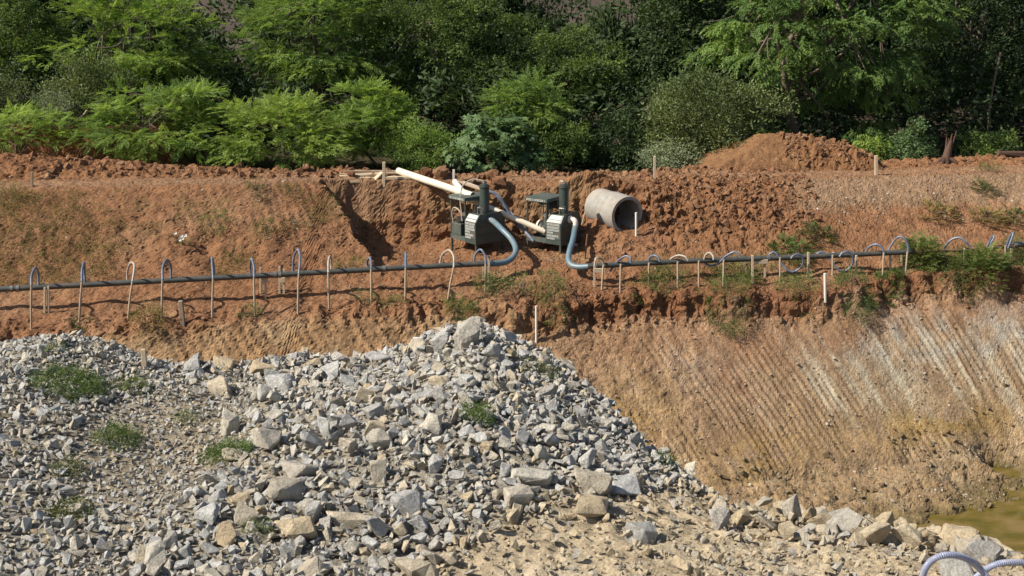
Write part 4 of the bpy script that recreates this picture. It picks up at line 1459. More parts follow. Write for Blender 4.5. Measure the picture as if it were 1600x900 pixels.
link('foliage', mesh_np('foliage', V, np.arange(len(V)).reshape(-1, 4), False, {'tint': T}), L['weed_green'], fl)

# thin ground cover on the left slope
rg = np.random.default_rng(91)
n = 13000
x = rg.uniform(-15.5, -3.5, n)
u = rg.uniform(0, 1, n)
y = tY(x) - .6 + (cY(x) - tY(x) + .4) * u
Pq = np.stack([x, y, 0 * x], 1)
dens = fbm(Pq, .55, 3, 301) + .35 * noise(Pq, 2.0, 302) + .25 * sstep(-5.5, -9, x) - .1
keep = (dens > .10) & (rg.uniform(0, 1, n) < .75) & ~((x > at(560, 330, 34)[0]))
x, y, dens = x[keep], y[keep], dens[keep]
n = len(x)
P = np.stack([x, y, FAR.z(x, y) + rg.uniform(.0, .07, n)], 1)
out = rg.normal(size=(n, 3)) * np.array((1, 1, .5)) + np.array((0, -.3, .4))
for nm, sel, mt, lab in (('dry_ground_cover', rg.uniform(0, 1, n) < .7, 'weed_dry', 'dry yellow ground cover thinly spread on the left slope'), ('green_ground_cover', None, 'weed_dark', 'olive ground cover thinly spread on the left slope')):
    if sel is None:
        sel = ~prev
    prev = sel
    q = sel.sum()
    V, T = place_sprays('moss', P[sel], out[sel], np.array((0, 0, 1.0)) + rg.normal(size=(q, 3)) * .3, rg.uniform(.22, .5, q), rg.uniform(0, 1, q), rg)
    o = link(nm, mesh_np(nm, V, np.arange(len(V)).reshape(-1, 4), False, {'tint': T}), L[mt])
    tag(o, lab, 'ground cover', kind='stuff')
n = 1400
x = rg.uniform(3.0, 15, n)
y = np.interp(x, Xc, under[0]) + rg.uniform(-.9, .9, n)
Pq = np.stack([x, y, 0 * x], 1)
keep = fbm(Pq, .7, 3, 311) > -.05
x, y = x[keep], y[keep]
n = len(x)
P = np.stack([x, y, FAR.z(x, y) + rg.uniform(.0, .1, n)], 1)
V, T = place_sprays('herb', P, rg.normal(size=(n, 3)) * np.array((1, 1, .5)) + np.array((0, -.3, .5)), np.array((0, 0, 1.0)) + rg.normal(size=(n, 3)) * .3, rg.uniform(.25, .55, n), rg.uniform(0, 1, n), rg)
o = link('shelf_ground_cover', mesh_np('shelf_ground_cover', V, np.arange(len(V)).reshape(-1, 4), False, {'tint': T}), L['weed'])
tag(o, 'yellow green ground cover along the right shelf', 'ground cover', kind='stuff')

# ------------------------------------------------------------------ concrete pipe
mouth = at(980, 336, 35.1)
ax_ = unit(np.array((-.50, .86, 0.03)))
pipe = thing('concrete_pipe', 'large round concrete pipe lying half buried in the bank', 'pipe', mouth - np.array((0, 0, .56)))
sv = unit(np.cross(ax_, (0, 0, 1)))
uv = np.cross(sv, ax_)


def ring_solid(profile, n=56):
    """profile: closed list of (along, radius)"""
    a = np.linspace(0, 2 * np.pi, n, endpoint=False)
    V = np.concatenate([mouth + ax_ * s_ + rd * (np.cos(a)[:, None] * sv + np.sin(a)[:, None] * uv) for s_, rd in profile]) - np.array(pipe.location)
    m_ = len(profile)
    Q = []
    for i in range(m_):
        for j in range(n):
            Q.append((i * n + j, ((i + 1) % m_) * n + j, ((i + 1) % m_) * n + (j + 1) % n, i * n + (j + 1) % n))
    return V, np.array(Q)


V, Q = ring_solid([(.0, .435), (.0, .52), (.015, .53), (.74, .53), (.76, .525), (.76, .47), (.76, .435)])
me = smooth_by_angle(mesh_np('barrel', V, Q))
link('barrel', me, M['concrete'], pipe)
V, Q = ring_solid([(.77, .435), (.77, .505), (1.4, .505), (1.4, .435)])
link('spigot', smooth_by_angle(mesh_np('spigot', V, Q)), M['concrete'], pipe)

# ------------------------------------------------------------------ vacuum pump sets
def cyl(mb, p, q, r_, n=20):
    mb.tube(np.array([p, q], float), r_, n)


def pump(label, corner_px, corner_py, Y, theta, second):
    c_ = at(corner_px, corner_py, Y)
    Lx, W = 1.15, 1.0
    dx = np.array((math.cos(theta), -math.sin(theta), 0))
    org = c_ - Lx * dx
    root = thing('vacuum_pump', label, 'pump', org, -theta, 'vacuum pump sets in the recess')
    leg_h, fr = .40, .13

    def part(name, mb, mat, parent=root, ang=30):
        me_ = mb.mesh(name)
        smooth_by_angle(me_, ang)
        return link(name, me_, mat, parent)
    G_, GL = M['green'], M['green_light']
    mb = MB()
    for (a, b_) in (((0, 0), (Lx, .05)), ((0, W - .05), (Lx, W)), ((0, .052), (.05, W - .052)), ((Lx - .05, .052), (Lx, W - .052))):
        mb.box((a[0], a[1], leg_h), (b_[0], b_[1], leg_h + fr))
    mb.box((.052, .052, leg_h + .04), (Lx - .052, W - .052, leg_h + .06))
    part('frame', mb, GL)
    for (x_, y_) in ((.003, .003), (Lx - .053, .003), (.003, W - .053), (Lx - .053, W - .053)):
        gz0 = -.12
        part('leg', MB().box((x_, y_, gz0), (x_ + .05, y_ + .05, leg_h - .002)).box((x_ - .03, y_ - .03, gz0), (x_ + .08, y_ + .08, gz0 + .012)), G_)
    # tank: chamfered section swept along x
    x0, x1 = .66, Lx + .004
    z0, z1, ch = leg_h + .002 + fr * .0 - .02, 1.20, .17
    sec = [(-.012, z0), (W + .012, z0), (W + .012, z1 - ch - .04), (W - ch * .8, z1), (ch * .8, z1), (-.012, z1 - ch - .04)]
    V_ = [(x0, a, b_) for a, b_ in sec] + [(x1, a, b_) for a, b_ in sec]
    tank = MB()
    n_ = len(sec)
    for i in range(n_):
        j = (i + 1) % n_
        tank.add([V_[i], V_[n_ + i], V_[n_ + j], V_[j]], [[0, 1, 2, 3]])
    for s_, o_ in ((x0, 0), (x1, n_)):
        cen = (s_, W / 2, (z0 + z1) / 2)
        for i in range(n_):
            j = (i + 1) % n_
            tank.add([cen, V_[o_ + i], V_[o_ + j]], [[0, 1, 2] if o_ else [0, 2, 1]])
    me_ = tank.mesh('tank')
    bm = bmesh.new()
    bm.from_mesh(me_)
    bmesh.ops.remove_doubles(bm, verts=bm.verts[:], dist=1e-4)
    bmesh.ops.recalc_face_normals(bm, faces=bm.faces[:])
    bmesh.ops.bevel(bm, geom=[e for e in bm.edges if e.calc_face_angle(0) > .3], offset=.008, segments=1, affect='EDGES')
    bm.to_mesh(me_)
    bm.free()
    tk = link('tank', me_, G_, root)
    # rim strips round the big end plate
    mb = MB()
    for i in range(n_):
        a, b_ = np.array(V_[n_ + i]), np.array(V_[n_ + (i + 1) % n_])
        mb.tube(np.array([a, b_]) + np.array((.002, 0, 0)), .012, 6)
    part('end_rim', mb, G_, tk)
    bo = MB()
    for z_ in (.56, .78, .98):
        for k in range(9 if z_ < .7 or z_ > .9 else 2):
            y_ = .14 + k * .09 if (z_ < .7 or z_ > .9) else (.14, .86)[k]
            bo.tube(np.array([(x1 - .001, y_, z_), (x1 + .012, y_, z_)]), .010, 6)
    o_ = part('bolts', bo, GL, tk)
    tag(o_, kind='stuff')
    # lettered plate on the sunlit side: rows of faded white print
    sg = MB().box((x0 + .02, -.022, z0 + .16), (x1 - .02, -.0125, z1 - ch - .05))
    plate = part('sign_plate', sg, GL, tk)
    le = MB()
    rl = random.Random(3 + second)
    wtot = x1 - x0 - .10
    rows = [(z1 - ch - .085, .055, 1.0), (z1 - ch - .165, .055, 1.0), (z1 - ch - .225, .016, 1.0), (z1 - ch - .255, .016, 1.0), (z1 - ch - .315, .05, .5), (z1 - ch - .40, .05, .88), (z1 - ch - .475, .05, .62)]
    for zc, h_, fr_ in rows:
        xa = x0 + .05
        while xa < x0 + .05 + wtot * fr_ - .01:
            w_ = rl.uniform(.018, .034)
            if h_ > .03:
                le.box((xa, -.0275, zc - h_ / 2), (xa + .009, -.0225, zc + h_ / 2))
                le.box((xa + .010, -.0275, zc + h_ / 2 - .011), (xa + w_, -.0225, zc + h_ / 2))
                le.box((xa + .010, -.0275, zc - h_ / 2), (xa + w_, -.0225, zc - h_ / 2 + .011))
                if rl.random() < .6:
                    le.box((xa + .010, -.0275, zc - .005), (xa + w_, -.0225, zc + .006))
                if rl.random() < .6:
                    le.box((xa + w_ - .008, -.0275, zc - h_ / 2 + .0115), (xa + w_ - .0005, -.0225, zc + h_ / 2 - .0115))
                xa += w_ + .007
            else:
                le.box((xa, -.0275, zc - h_ / 2), (xa + w_ * 1.4, -.0225, zc + h_ / 2))
                xa += w_ * 1.4 + .004
    tag(part('lettering', le, M['white_print_glare'], plate), kind='stuff')
    # sun glare on the slanted shoulder, painted as white bands
    sh = MB()
    ya, za, yb, zb = -.012, z1 - ch - .04, ch * .8, z1
    nrm = np.array((0, -(zb - za), (yb - ya)))
    nrm = nrm / np.linalg.norm(nrm)
    for t0, t1 in ((.06, .34), (.42, .9)):
        q_ = [np.array((x0 + .03, ya + (yb - ya) * t, za + (zb - za) * t)) for t in (t0, t1)]
        a, b_ = q_[0], q_[1]
        wv = np.array((x1 - x0 - .06, 0, 0))
        lo_, hi_ = nrm * .003, nrm * .008
        V8 = [a + lo_, a + wv + lo_, b_ + lo_, b_ + wv + lo_, a + hi_, a + wv + hi_, b_ + hi_, b_ + wv + hi_]
        sh.add(V8, [[0, 2, 3, 1], [4, 5, 7, 6], [0, 1, 5, 4], [2, 6, 7, 3], [0, 4, 6, 2], [1, 3, 7, 5]])
    tag(part('glare_band', sh, M['white_print_glare'], tk), kind='stuff')
    # separator column on the tank
    cx, cy_ = .93, .48
    co = MB()
    cyl(co, (cx, cy_, z1 - .01), (cx, cy_, 1.92), .135, 28)
    col = part('separator_column', co, G_)
    ca = MB()
    cyl(ca, (cx, cy_, 1.921), (cx, cy_, 1.955), .165, 28)
    cyl(ca, (cx, cy_, 1.956), (cx, cy_, 1.985), .12, 20)
    part('column_cap', ca, G_, col)
    va = MB()
    va.tube(np.array([(cx, cy_, 1.986), (cx, cy_, 2.10)]), .03, 8)
    va.box((cx - .05, cy_ - .05, 2.02), (cx + .05, cy_ + .05, 2.06))
    va.tube(np.array([(cx - .001, cy_, 2.085), (cx - .13, cy_, 2.085)]), .022, 8)
    part('valve', va, M['steel'], col)
    # roof on four posts
    rx1, ry1, zr = .70, .86, 1.62
    ro = MB()
    ro.box((-.03, -.03, zr), (rx1, ry1, zr + .012))
    for a, b_ in (((-.03, -.034), (rx1, -.0305)), ((-.03, ry1 + .0005), (rx1, ry1 + .004)), ((rx1 + .0005, -.03), (rx1 + .004, ry1)), ((-.034, -.03), (-.0305, ry1))):
        ro.box((a[0], a[1], zr - .085), (b_[0], b_[1], zr + .011))
    roof = part('roof', ro, GL)
    le = MB()
    xa = .02
    while xa < rx1 - .08:
        w_ = rl.uniform(.022, .042)
        le.box((xa, -.039, zr - .068), (xa + w_ * .35, -.0345, zr - .018))
        le.box((xa + w_ * .36, -.039, zr - .032), (xa + w_, -.0345, zr - .018))
        le.box((xa + w_ * .36, -.039, zr - .068), (xa + w_, -.0345, zr - .055))
        xa += w_ + rl.choice((.008, .008, .03))
    tag(part('lettering', le, M['white_print_glare'], roof), kind='stuff')
    for (x_, y_) in ((0.0, .0), (rx1 - .06, .0), (0.0, ry1 - .06), (rx1 - .06, ry1 - .06)):
        part('post', MB().box((x_ + .001, y_ + .006, leg_h + fr + .002), (x_ + .033, y_ + .038, zr - .002)), G_)
    # machinery under the roof
    mo = MB()
    cyl(mo, (.18, .5, .70), (.52, .5, .70), .15, 22)
    for k in range(7):
        cyl(mo, (.21 + k * .045, .5, .70), (.225 + k * .045, .5, .70), .165, 22)
    mo.box((.2, .36, leg_h + fr + .001), (.5, .64, .60))
    part('motor', mo, GL)
    fl_ = MB()
    cyl(fl_, (.10, .5, .72), (.15, .5, .72), .19 if second else .13, 26)
    cyl(fl_, (.06, .5, .72), (.099, .5, .72), .05, 12)
    part('flywheel', fl_, M['pvc'] if second else M['steel'])
    bx_ = MB()
    if not second:
        bx_.box((.04, .004, leg_h + fr + .001), (.46, .26, .86), bev=.012)
        part('tool_box', bx_, GL)
        ph = MB()
        cyl(ph, (.30, .12, .88), (.30, .12, 1.04), .10, 18)
        cyl(ph, (.16, .12, .96), (.46, .12, .96), .07, 14)
        ph.tube(spline([(.46, .12, .96), (.54, .06, 1.0), (.56, .04, 1.1)], 8), .035, 8)
        part('pump_head', ph, M['black_iron'])
        hz_ = MB().tube(spline([(.10, .02, .86), (.08, .0, 1.15), (.22, -.02, 1.30), (.44, .0, 1.22), (.50, .04, .95)], 28), .020, 8)
        part('hose_loop', hz_, M['grey_hose'])
        hz_ = MB().tube(spline([(cx - .13, cy_, 2.085), (.6, .3, 2.10), (.46, .08, 1.92), (.46, .0, 1.5), (.52, .02, 1.1)], 30), .018, 8)
        part('suction_line', hz_, M['grey_hose'])
        cn = MB()
        cyl(cn, (.78, .30, z1), (.78, .30, z1 + .20), .085, 18)
        part('filter_can', cn, M['black_iron'])
    else:
        bx_.box((.30, .62, 1.26), (.60, .80, 1.60), bev=.012)
        part('control_box', bx_, M['black_iron'])
        ph = MB()
        ph.tube(spline([(.34, .3, 1.45), (.46, .3, 1.45), (.50, .3, 1.40), (.50, .3, 1.0), (.46, .4, .86)], 16), .045, 10)
        cyl(ph, (.33, .3, 1.45), (.25, .3, 1.45), .062, 14)
        part('vacuum_pipe', ph, GL)
        cn = MB()
        cyl(cn, (.50, .28, .60), (.50, .28, 1.02), .09, 16)
        cyl(cn, (.55, .14, .62), (.55, .14, .86), .06, 14)
        part('pump_head', cn, GL)
        vv = MB()
        cyl(vv, (Lx + .012, .30, .36), (Lx + .20, .52, .34), .045, 10)
        part('drain_valve', vv, M['steel'])
    cb = MB()
    for q_ in range(4):
        y_ = .66 + .05 * q_
        cb.tube(spline([(.62, y_, .60), (.50, y_ + .03, .8 + .1 * q_), (.34, y_, 1.2), (.30 + .03 * q_, y_ - .02, 1.55)], 14), .012, 6)
    tag(part('cables', cb, M['black_iron']), kind='stuff')
    ga_ = MB()
    cyl(ga_, (.60, .05, 1.16), (.60, .02, 1.16), .055, 16)
    ga_.tube(np.array([(.60, .06, 1.16), (.60, .06, .90)]), .012, 6)
    part('gauge', ga_, M['steel'])
    wh = MB()
    a_ = np.linspace(0, 2 * np.pi, 17)
    wh.tube(np.stack([cx + .165 + 0 * a_, .22 + .07 * np.cos(a_), 1.38 + .07 * np.sin(a_)], 1), .009, 6)
    wh.tube(np.array([(cx + .03, .22, z1 + .002), (cx + .03, .22, 1.38), (cx + .17, .22, 1.38)]), .02, 8)
    part('hand_valve', wh, M['steel'])
    for z_ in (.62, .84):
        part('tank_band', MB().box((x1 + .001, .02, z_), (x1 + .014, W - .02, z_ + .02)), G_, tk)
    return root, org, dx


THETA1, THETA2 = R(50), R(35)
pz = FAR.z(at(744, 402, 34.55)[0], 34.55)
P1, o1, d1 = pump('dark green vacuum pump set at left with a thin hose over its roof', 744, 404, 34.45, THETA1, 0)
P2, o2, d2 = pump('dark green vacuum pump set at right nearest the concrete pipe', 876, 405, 34.5, THETA2, 1)


def local_to_world(o_, th, p):
    c_, s_ = math.cos(-th), math.sin(-th)
    return np.array((o_[0] + c_ * p[0] - s_ * p[1], o_[1] + s_ * p[0] + c_ * p[1], o_[2] + p[2]))


def hose_thing(name, label, cat, pts, rad, mat, n=40, seg=10, group=None, ribs=0.0):
    C_ = spline(pts, n)
    rads = np.full(len(C_), rad)
    if ribs:
        rads = rad * (1 + ribs * ((np.arange(len(C_)) // 2) % 2))
    base = C_[0].copy()
    me_ = MB().tube(C_ - base, rads, seg).mesh(name)
    smooth_by_angle(me_, 50 if not ribs else 25)
    o_ = link(name, me_, mat, None, base)
    return tag(o_, label, cat, group)


# ------------------------------------------------------------------ header pipes
def on_head(px, py):
    return at(px, py, head_Y(px))


def pipe_line(name, label, pix, rad, mat, rings=()):
    C_ = np.array([on_head(a, b_) for a, b_ in pix])
    base = C_[0].copy()
    root = thing(name, label, 'pipe', base)
    me_ = MB().tube(C_ - base, rad, 14).mesh('barrel')
    smooth_by_angle(me_, 50)
    link('barrel', me_, mat, root)
    for px in rings:
        py = np.interp(px, [a for a, _ in pix], [b_ for _, b_ in pix])
        a, b_ = on_head(px - 2.5, py), on_head(px + 2.5, py)
        link('coupling', smooth_by_angle(MB().tube(np.array([a, b_]) - base, rad * 1.22, 14).mesh('coupling'), 50), M['steel'], root)
    return root


pipe_line('header_pipe', 'long dark header pipe on the left running to the first pump', [(-60, 455), (0, 452), (200, 441.5), (420, 430), (600, 420), (764, 411.5)], .070, M['header'], (18, 28, 437, 430, 600))
pipe_line('header_pipe', 'dark header pipe on the right from the second pump hose to the tall weed', [(918, 416), (1060, 408.5), (1240, 402), (1425, 393.5)], .072, M['header'], (930, 1200, 1330))
pipe_line('header_pipe', 'rusty thin header pipe at far right half hidden by weeds', [(1425, 393.5), (1500, 391), (1586, 384)], .05, M['header_rust'], ())
pipe_line('header_pipe', 'short grey header pipe end at the right edge of the view', [(1584, 382.5), (1640, 378)], .07, M['green_light'], (1586,))

# big blue hoses
tA = local_to_world(o1, THETA1, (1.16, .46, 1.04))
tA2 = local_to_world(o1, THETA1, (1.34, .46, 1.02))
hose_thing('blue_hose', 'thick blue hose curving from the left pump down to the header', 'hose',
           [tA, tA2, at(783, 357, 33.9), at(800, 375, 33.5), at(806, 392, 33.0), at(797, 406, 32.5), at(780, 411.5, 32.2), on_head(762, 411.7)], .077, M['blue_hose'], 48, 14)
tB = local_to_world(o2, THETA2, (1.16, .42, 1.06))
tB2 = local_to_world(o2, THETA2, (1.28, .42, 1.06))
el = thing('hose_elbow', 'white elbow fitting on the dark end of the right pump', 'elbow', tB)
link('bend', smooth_by_angle(MB().tube(spline([tB - tB, tB2 - tB, tB2 - tB + np.array((.06, -.05, -.06)), tB2 - tB + np.array((.05, -.07, -.22))], 14), .075, 14).mesh('bend'), 50), M['white_pipe'], el)
link('flange', smooth_by_angle(MB().tube(np.array([(0, 0, 0), unit(tB2 - tB) * .03]), .11, 16).mesh('flange'), 50), M['white_pipe'], el)
tB3 = tB2 + np.array((.05, -.07, -.20))
hose_thing('blue_hose', 'thick blue hose dropping from the right pump to the header', 'hose',
           [tB3, at(895, 375, 33.7), at(890, 392, 33.2), at(888, 405, 32.9), at(893, 414, 32.7), at(905, 417, 32.55), on_head(920, 416.2)], .077, M['blue_hose'], 44, 14)

# ------------------------------------------------------------------ wellpoint risers with swing hoses
LEFT = [  # riser px, base py, lean top px, [hose path px], colour
    (48, 513, 49, [(49, 447), (49, 432), (53, 421), (57, 419), (60, 428), (60, 449)], 'b', 'leftmost riser with its blue loop, nearest the left edge'),
    (123, 504, 128, [(128, 440), (128, 425), (130, 413), (132, 411), (132, 425), (133, 444)], 'b', 'second riser from the left with a narrow deep blue loop'),
    (199, 498, 207, [(207, 440), (210, 418), (208, 411), (203, 412), (199, 425), (199, 441)], 'g', 'third riser from the left, leaning, with a beige loop'),
    (252, 498, 254, [(254, 437), (254, 420), (258, 408), (263, 407), (267, 418), (267, 437)], 'b', 'fourth riser from the left with a wide blue loop'),
    (331, 494, 333, [(333, 436), (332, 418), (331, 405), (332, 404), (334, 418), (335, 434)], 'b', 'fifth riser from the left, straight, its blue hose seen edge on'),
    (398, 492, 397, [(397, 433), (397, 418), (394, 406), (392, 406), (391, 418), (392, 431)], 'b', 'sixth riser from the left just before the pair of stakes'),
    (465, 487, 467, [(467, 428), (469, 405), (467, 392), (464, 391), (459, 403), (457, 427)], 'b', 'tallest riser on the left with a blue and grey loop'),
    (514, 484, 513, [(513, 426), (513, 410), (515, 401), (517, 402), (518, 412), (517, 425)], 'g', 'riser with a small grey brown loop right of the tallest'),
    (580, 472, 580, [(580, 420), (580, 410), (578, 403), (575, 405), (574, 412), (575, 422)], 'b', 'riser with a small blue loop left of the edge on one in the middle'),
    (633, 470, 634, [(634, 418), (634, 405), (634, 396), (634, 395), (633, 405), (632, 419)], 'b', 'straight riser with blue top under the planks'),
    (699, 469, 709, [(709, 418), (709, 402), (704, 392), (698, 392), (690, 400), (687, 416)], 'g', 'leaning riser with a brown loop in front of the left pump'),
    (758, 456, 759, [(759, 412), (758, 400), (753, 391), (748, 391), (742, 400), (740, 413)], 'b', 'riser with a blue loop at the end of the left header'),
]
RIGHT = [
    (940, 452, 943, [(943, 413), (941, 406), (936, 403), (931, 405), (929, 415)], 'g', 'short riser with a beige loop by the right blue hose'),
    (969, 457, 970, [(953, 424), (962, 412), (970, 404), (979, 400), (985, 404), (986, 411)], 'b', 'blue loop sagging left of its riser, first on the right header'),
    (1014, 436, 1014, [(1013, 411), (1015, 403), (1021, 399), (1028, 402), (1031, 409)], 'b', 'small round blue loop, second on the right header'),
    (1059, 450, 1059, [(1044, 411), (1050, 403), (1060, 399), (1070, 401), (1075, 407)], 'g', 'low pale loop, third on the right header'),
    (1092, 446, 1092, [(1099, 408), (1103, 398), (1109, 395), (1114, 400), (1115, 406)], 'g', 'small beige loop left of the long sagging blue one'),
    (1130, 446, 1131, [(1101, 411), (1110, 415), (1122, 412), (1133, 401), (1146, 394), (1154, 396), (1157, 402)], 'b', 'long blue loop sagging under the header left of the white boards'),
    (1219, 441, 1219, [(1199, 404), (1203, 397), (1209, 394), (1216, 400), (1222, 412), (1230, 422), (1239, 425), (1249, 420), (1255, 410), (1252, 400), (1246, 397), (1239, 400), (1236, 404)], 'b', 'blue hose making a double curl left of the white upright pipe'),
    (1301, 429, 1301, [(1273, 404), (1277, 396), (1285, 394), (1295, 401), (1302, 412), (1310, 421), (1318, 424), (1328, 418), (1333, 408), (1331, 397), (1325, 393), (1316, 395), (1312, 401)], 'b', 'blue hose making a double curl right of the white upright pipe'),
    (1379, 432, 1381, [(1351, 399), (1355, 389), (1363, 383), (1371, 382), (1379, 388), (1382, 400)], 'b', 'rounded blue loop just left of the highest loop'),
    (1415, 427, 1418, [(1387, 396), (1392, 384), (1399, 374), (1406, 370), (1414, 374), (1419, 386), (1418, 398)], 'b', 'highest blue loop on the right beside the tall feathery weed'),
    (1507, 412, 1507, [(1475, 389), (1482, 378), (1492, 372), (1501, 372), (1508, 377), (1517, 386)], 'b', 'wide flat blue loop between the two weed clumps'),
    (1551, 412, 1551, [(1541, 387), (1547, 376), (1551, 369), (1553, 371), (1549, 379), (1547, 388)], 'b', 'leaning blue loop seen edge on over the weed clump'),
    (1571, 410, 1571, [(1571, 390), (1576, 374), (1582, 364), (1583, 366), (1579, 378), (1575, 388)], 'b', 'leaning blue loop nearest the right edge'),
]
for side, LST in (('left', LEFT), ('right', RIGHT)):
    for k, (px, pyb, pxt, path, colr, lab) in enumerate(LST):
        b0 = fhit(px, pyb)
        hy0 = head_Y(px)
        ry = min(b0[1], hy0 - .14)
        b0 = np.array((at(px, pyb, ry)[0], ry, float(FAR.z(at(px, pyb, ry)[0], ry))))
        ptop = path[0] if side == 'left' else (pxt, np.interp(pxt, [918, 1425, 1600], [414, 392, 381]) + 1)
        tp = at(pxt, ptop[1], ry)
        root = thing('wellpoint_riser', lab, 'riser', b0, 0, 'wellpoint risers along the ' + side + ' header')
        me_ = MB().tube(np.array([(0, 0, -.15), (tp - b0) * .5, tp - b0]), .026, 8).mesh('standpipe')
        link('standpipe', smooth_by_angle(me_, 50), M['riser'], root)
        m_ = len(path)
        if side == 'left':
            pts = [at(a, c_, ry + (hy0 + .02 - ry) * min(1, j / (m_ - 2))) - b0 for j, (a, c_) in enumerate(path)]
            pts[0] = tp - b0
        else:
            pts = [at(a, c_, hy0 - .13 + .12 * math.cos(j * 3.1 / (m_ - 1))) - b0 for j, (a, c_) in enumerate(path)]
        Cs = spline(pts, 34)
        me_ = MB().tube(Cs, .029 if colr == 'b' else .026, 9).mesh('swing_hose')
        link('swing_hose', smooth_by_angle(me_, 60), M['loop_hose'] if colr == 'b' else M['grey_hose'], root)

# ------------------------------------------------------------------ stakes and pegs
def stake(name, label, cat, px, pyt, pyb, wpx, mat, group=None, Y=None, lean=0.0, square=True, board=None, grab=None):
    b0 = fhit(px, pyb) if Y is None else at(px, pyb, Y)
    tp = at(px + lean, pyt, b0[1])
    h = tp[2] - b0[2]
    w_ = wpx * b0[1] * 1.03 / F / 2
    mb = MB()
    if square:
        mb.box((-w_, -w_, -.2), (w_, w_, h), bev=w_ * .18)
    else:
        mb.tube(np.array([(0, 0, -.2), (0, 0, h * .5), (0, 0, h)]), w_, 10)
    me_ = mb.mesh('shaft')
    sh_ = (tp[0] - b0[0]) / max(h, .01)
    for v in me_.vertices:
        v.co.x += v.co.z * sh_
    if board is None:
        o_ = link(name, me_, mat, None, b0)
        if not square:
            smooth_by_angle(me_, 50)
        return tag(o_, label, cat, group)
    root = thing(name, label, cat, b0, 0, group)
    link('shaft', me_, mat, root)
    bz = at(px, board[2], b0[1])[2] - b0[2]
    mpp = b0[1] * 1.03 / F
    link('cross_board', MB().box((board[0] * mpp, -w_ - .04, bz - .06), (board[1] * mpp, -w_ - .004, bz + .06), bev=.006).mesh('cross_board'), M['wood_pale'], root)
    return root


ST = [(70, 449, 488, 3, 'left stake of the close pair under the header near the left edge'), (75.5, 447, 489, 3, 'right stake of the close pair under the header near the left edge'),
      (407, 418, 459, 3, 'thin stake right of the sixth riser'), (437, 416, 458, 3, 'thin stake left of the one with a white board under the tallest loop'),
      (755, 408, 436, 3, 'short stake behind the last riser of the left header'), (764, 400, 450, 3.5, 'pale stake at the very end of the left header'),
      (1176, 399, 442, 3.2, 'stake rising above the header between the white boards'), (1263, 394, 434, 3.2, 'stake rising above the header left of the white upright pipe'),
      (1302, 394, 412, 3.2, 'stake crossing the second double curl'), (1338, 399, 427, 3.2, 'stake right of the second double curl'), (1391, 397, 422, 3.2, 'stake between the two highest loops'),
      (1409, 396, 414, 3, 'short stake just left of the highest loop riser'), (1581, 383, 410, 3.5, 'stake under the grey pipe end at the right edge')]
for px, a, b_, w_, lab in ST:
    stake('stake', 'wooden ' + lab, 'stake', px, a, b_, w_, M['wood_pale'], 'wooden stakes holding the header')
for px, a, b_, bd, lab in [(415, 429, 466, (-3, 6, 437), 'low stake with a white board right of the sixth riser'), (444, 420, 459, (-4, 3, 437), 'stake with a white board left of the tallest riser'),
                           (929, 414, 446, (-2, 16, 422), 'stake with a white board beside the right blue hose'), (1166, 404, 426, (-5, 4, 408), 'short stake with a small white board left of the tall stake'),
                           (1195, 404, 432, (-16, 3, 408), 'stake with a long white board right of the tall stake')]:
    stake('stake', lab, 'stake', px, a, b_, 3.2, M['wood_pale'], 'boarded stakes holding the header', board=bd)
stake('white_pipe', 'white plastic pipe upright at the right shelf edge', 'pipe', 1289, 427, 468, 4.6, M['white_pipe'], square=False)
stake('white_pipe', 'thin white pipe upright behind the peak of the rock heap', 'pipe', 838, 478, 533, 4, M['white_pipe'], square=False)
stake('white_pipe', 'white pipe upright in front of the concrete pipe mouth', 'pipe', 994, 332, 369, 3.6, M['white_pipe'], square=False)
stake('peg', 'broad weathered wooden peg below the left header', 'peg', 286, 470, 506, 7, M['wood'], lean=-4)
stake('peg', 'faint pale peg in the berm at far left', 'peg', 50, 268, 291, 3.2, M['wood'])
stake('peg', 'grey wooden peg standing in the plank stack', 'peg', 600, 253, 284, 4.5, M['wood_pale'])
stake('peg', 'white peg beside the upper end of the short white pipe', 'peg', 709, 265, 290, 3.4, M['white_pipe'])
stake('peg', 'grey peg on the bank top left of the soil heap', 'peg', 1023, 244, 278, 3.6, M['wood_pale'])
stake('peg', 'grey peg on the bank top right of the soil heap', 'peg', 1369, 243, 273, 4.6, M['wood_pale'])
stake('rod', 'rusty rod standing right of the second pump', 'rod', 914, 366, 404, 3.0, M['header_rust'], square=False, lean=4)
stake('rod', 'thin pale rod leaning by the buried end of the concrete pipe', 'rod', 912, 314, 341, 2.2, M['wood_pale'], square=False, lean=7)
b0 = nhit(226, 574)
pg = link('peg', MB().box((-.045, -.03, -.2), (.045, .03, .34), bev=.008).mesh('peg'), M['wood_pale'], None, b0)
tag(pg, 'pinkish wooden peg at the crest of the rock heap on the left', 'peg')

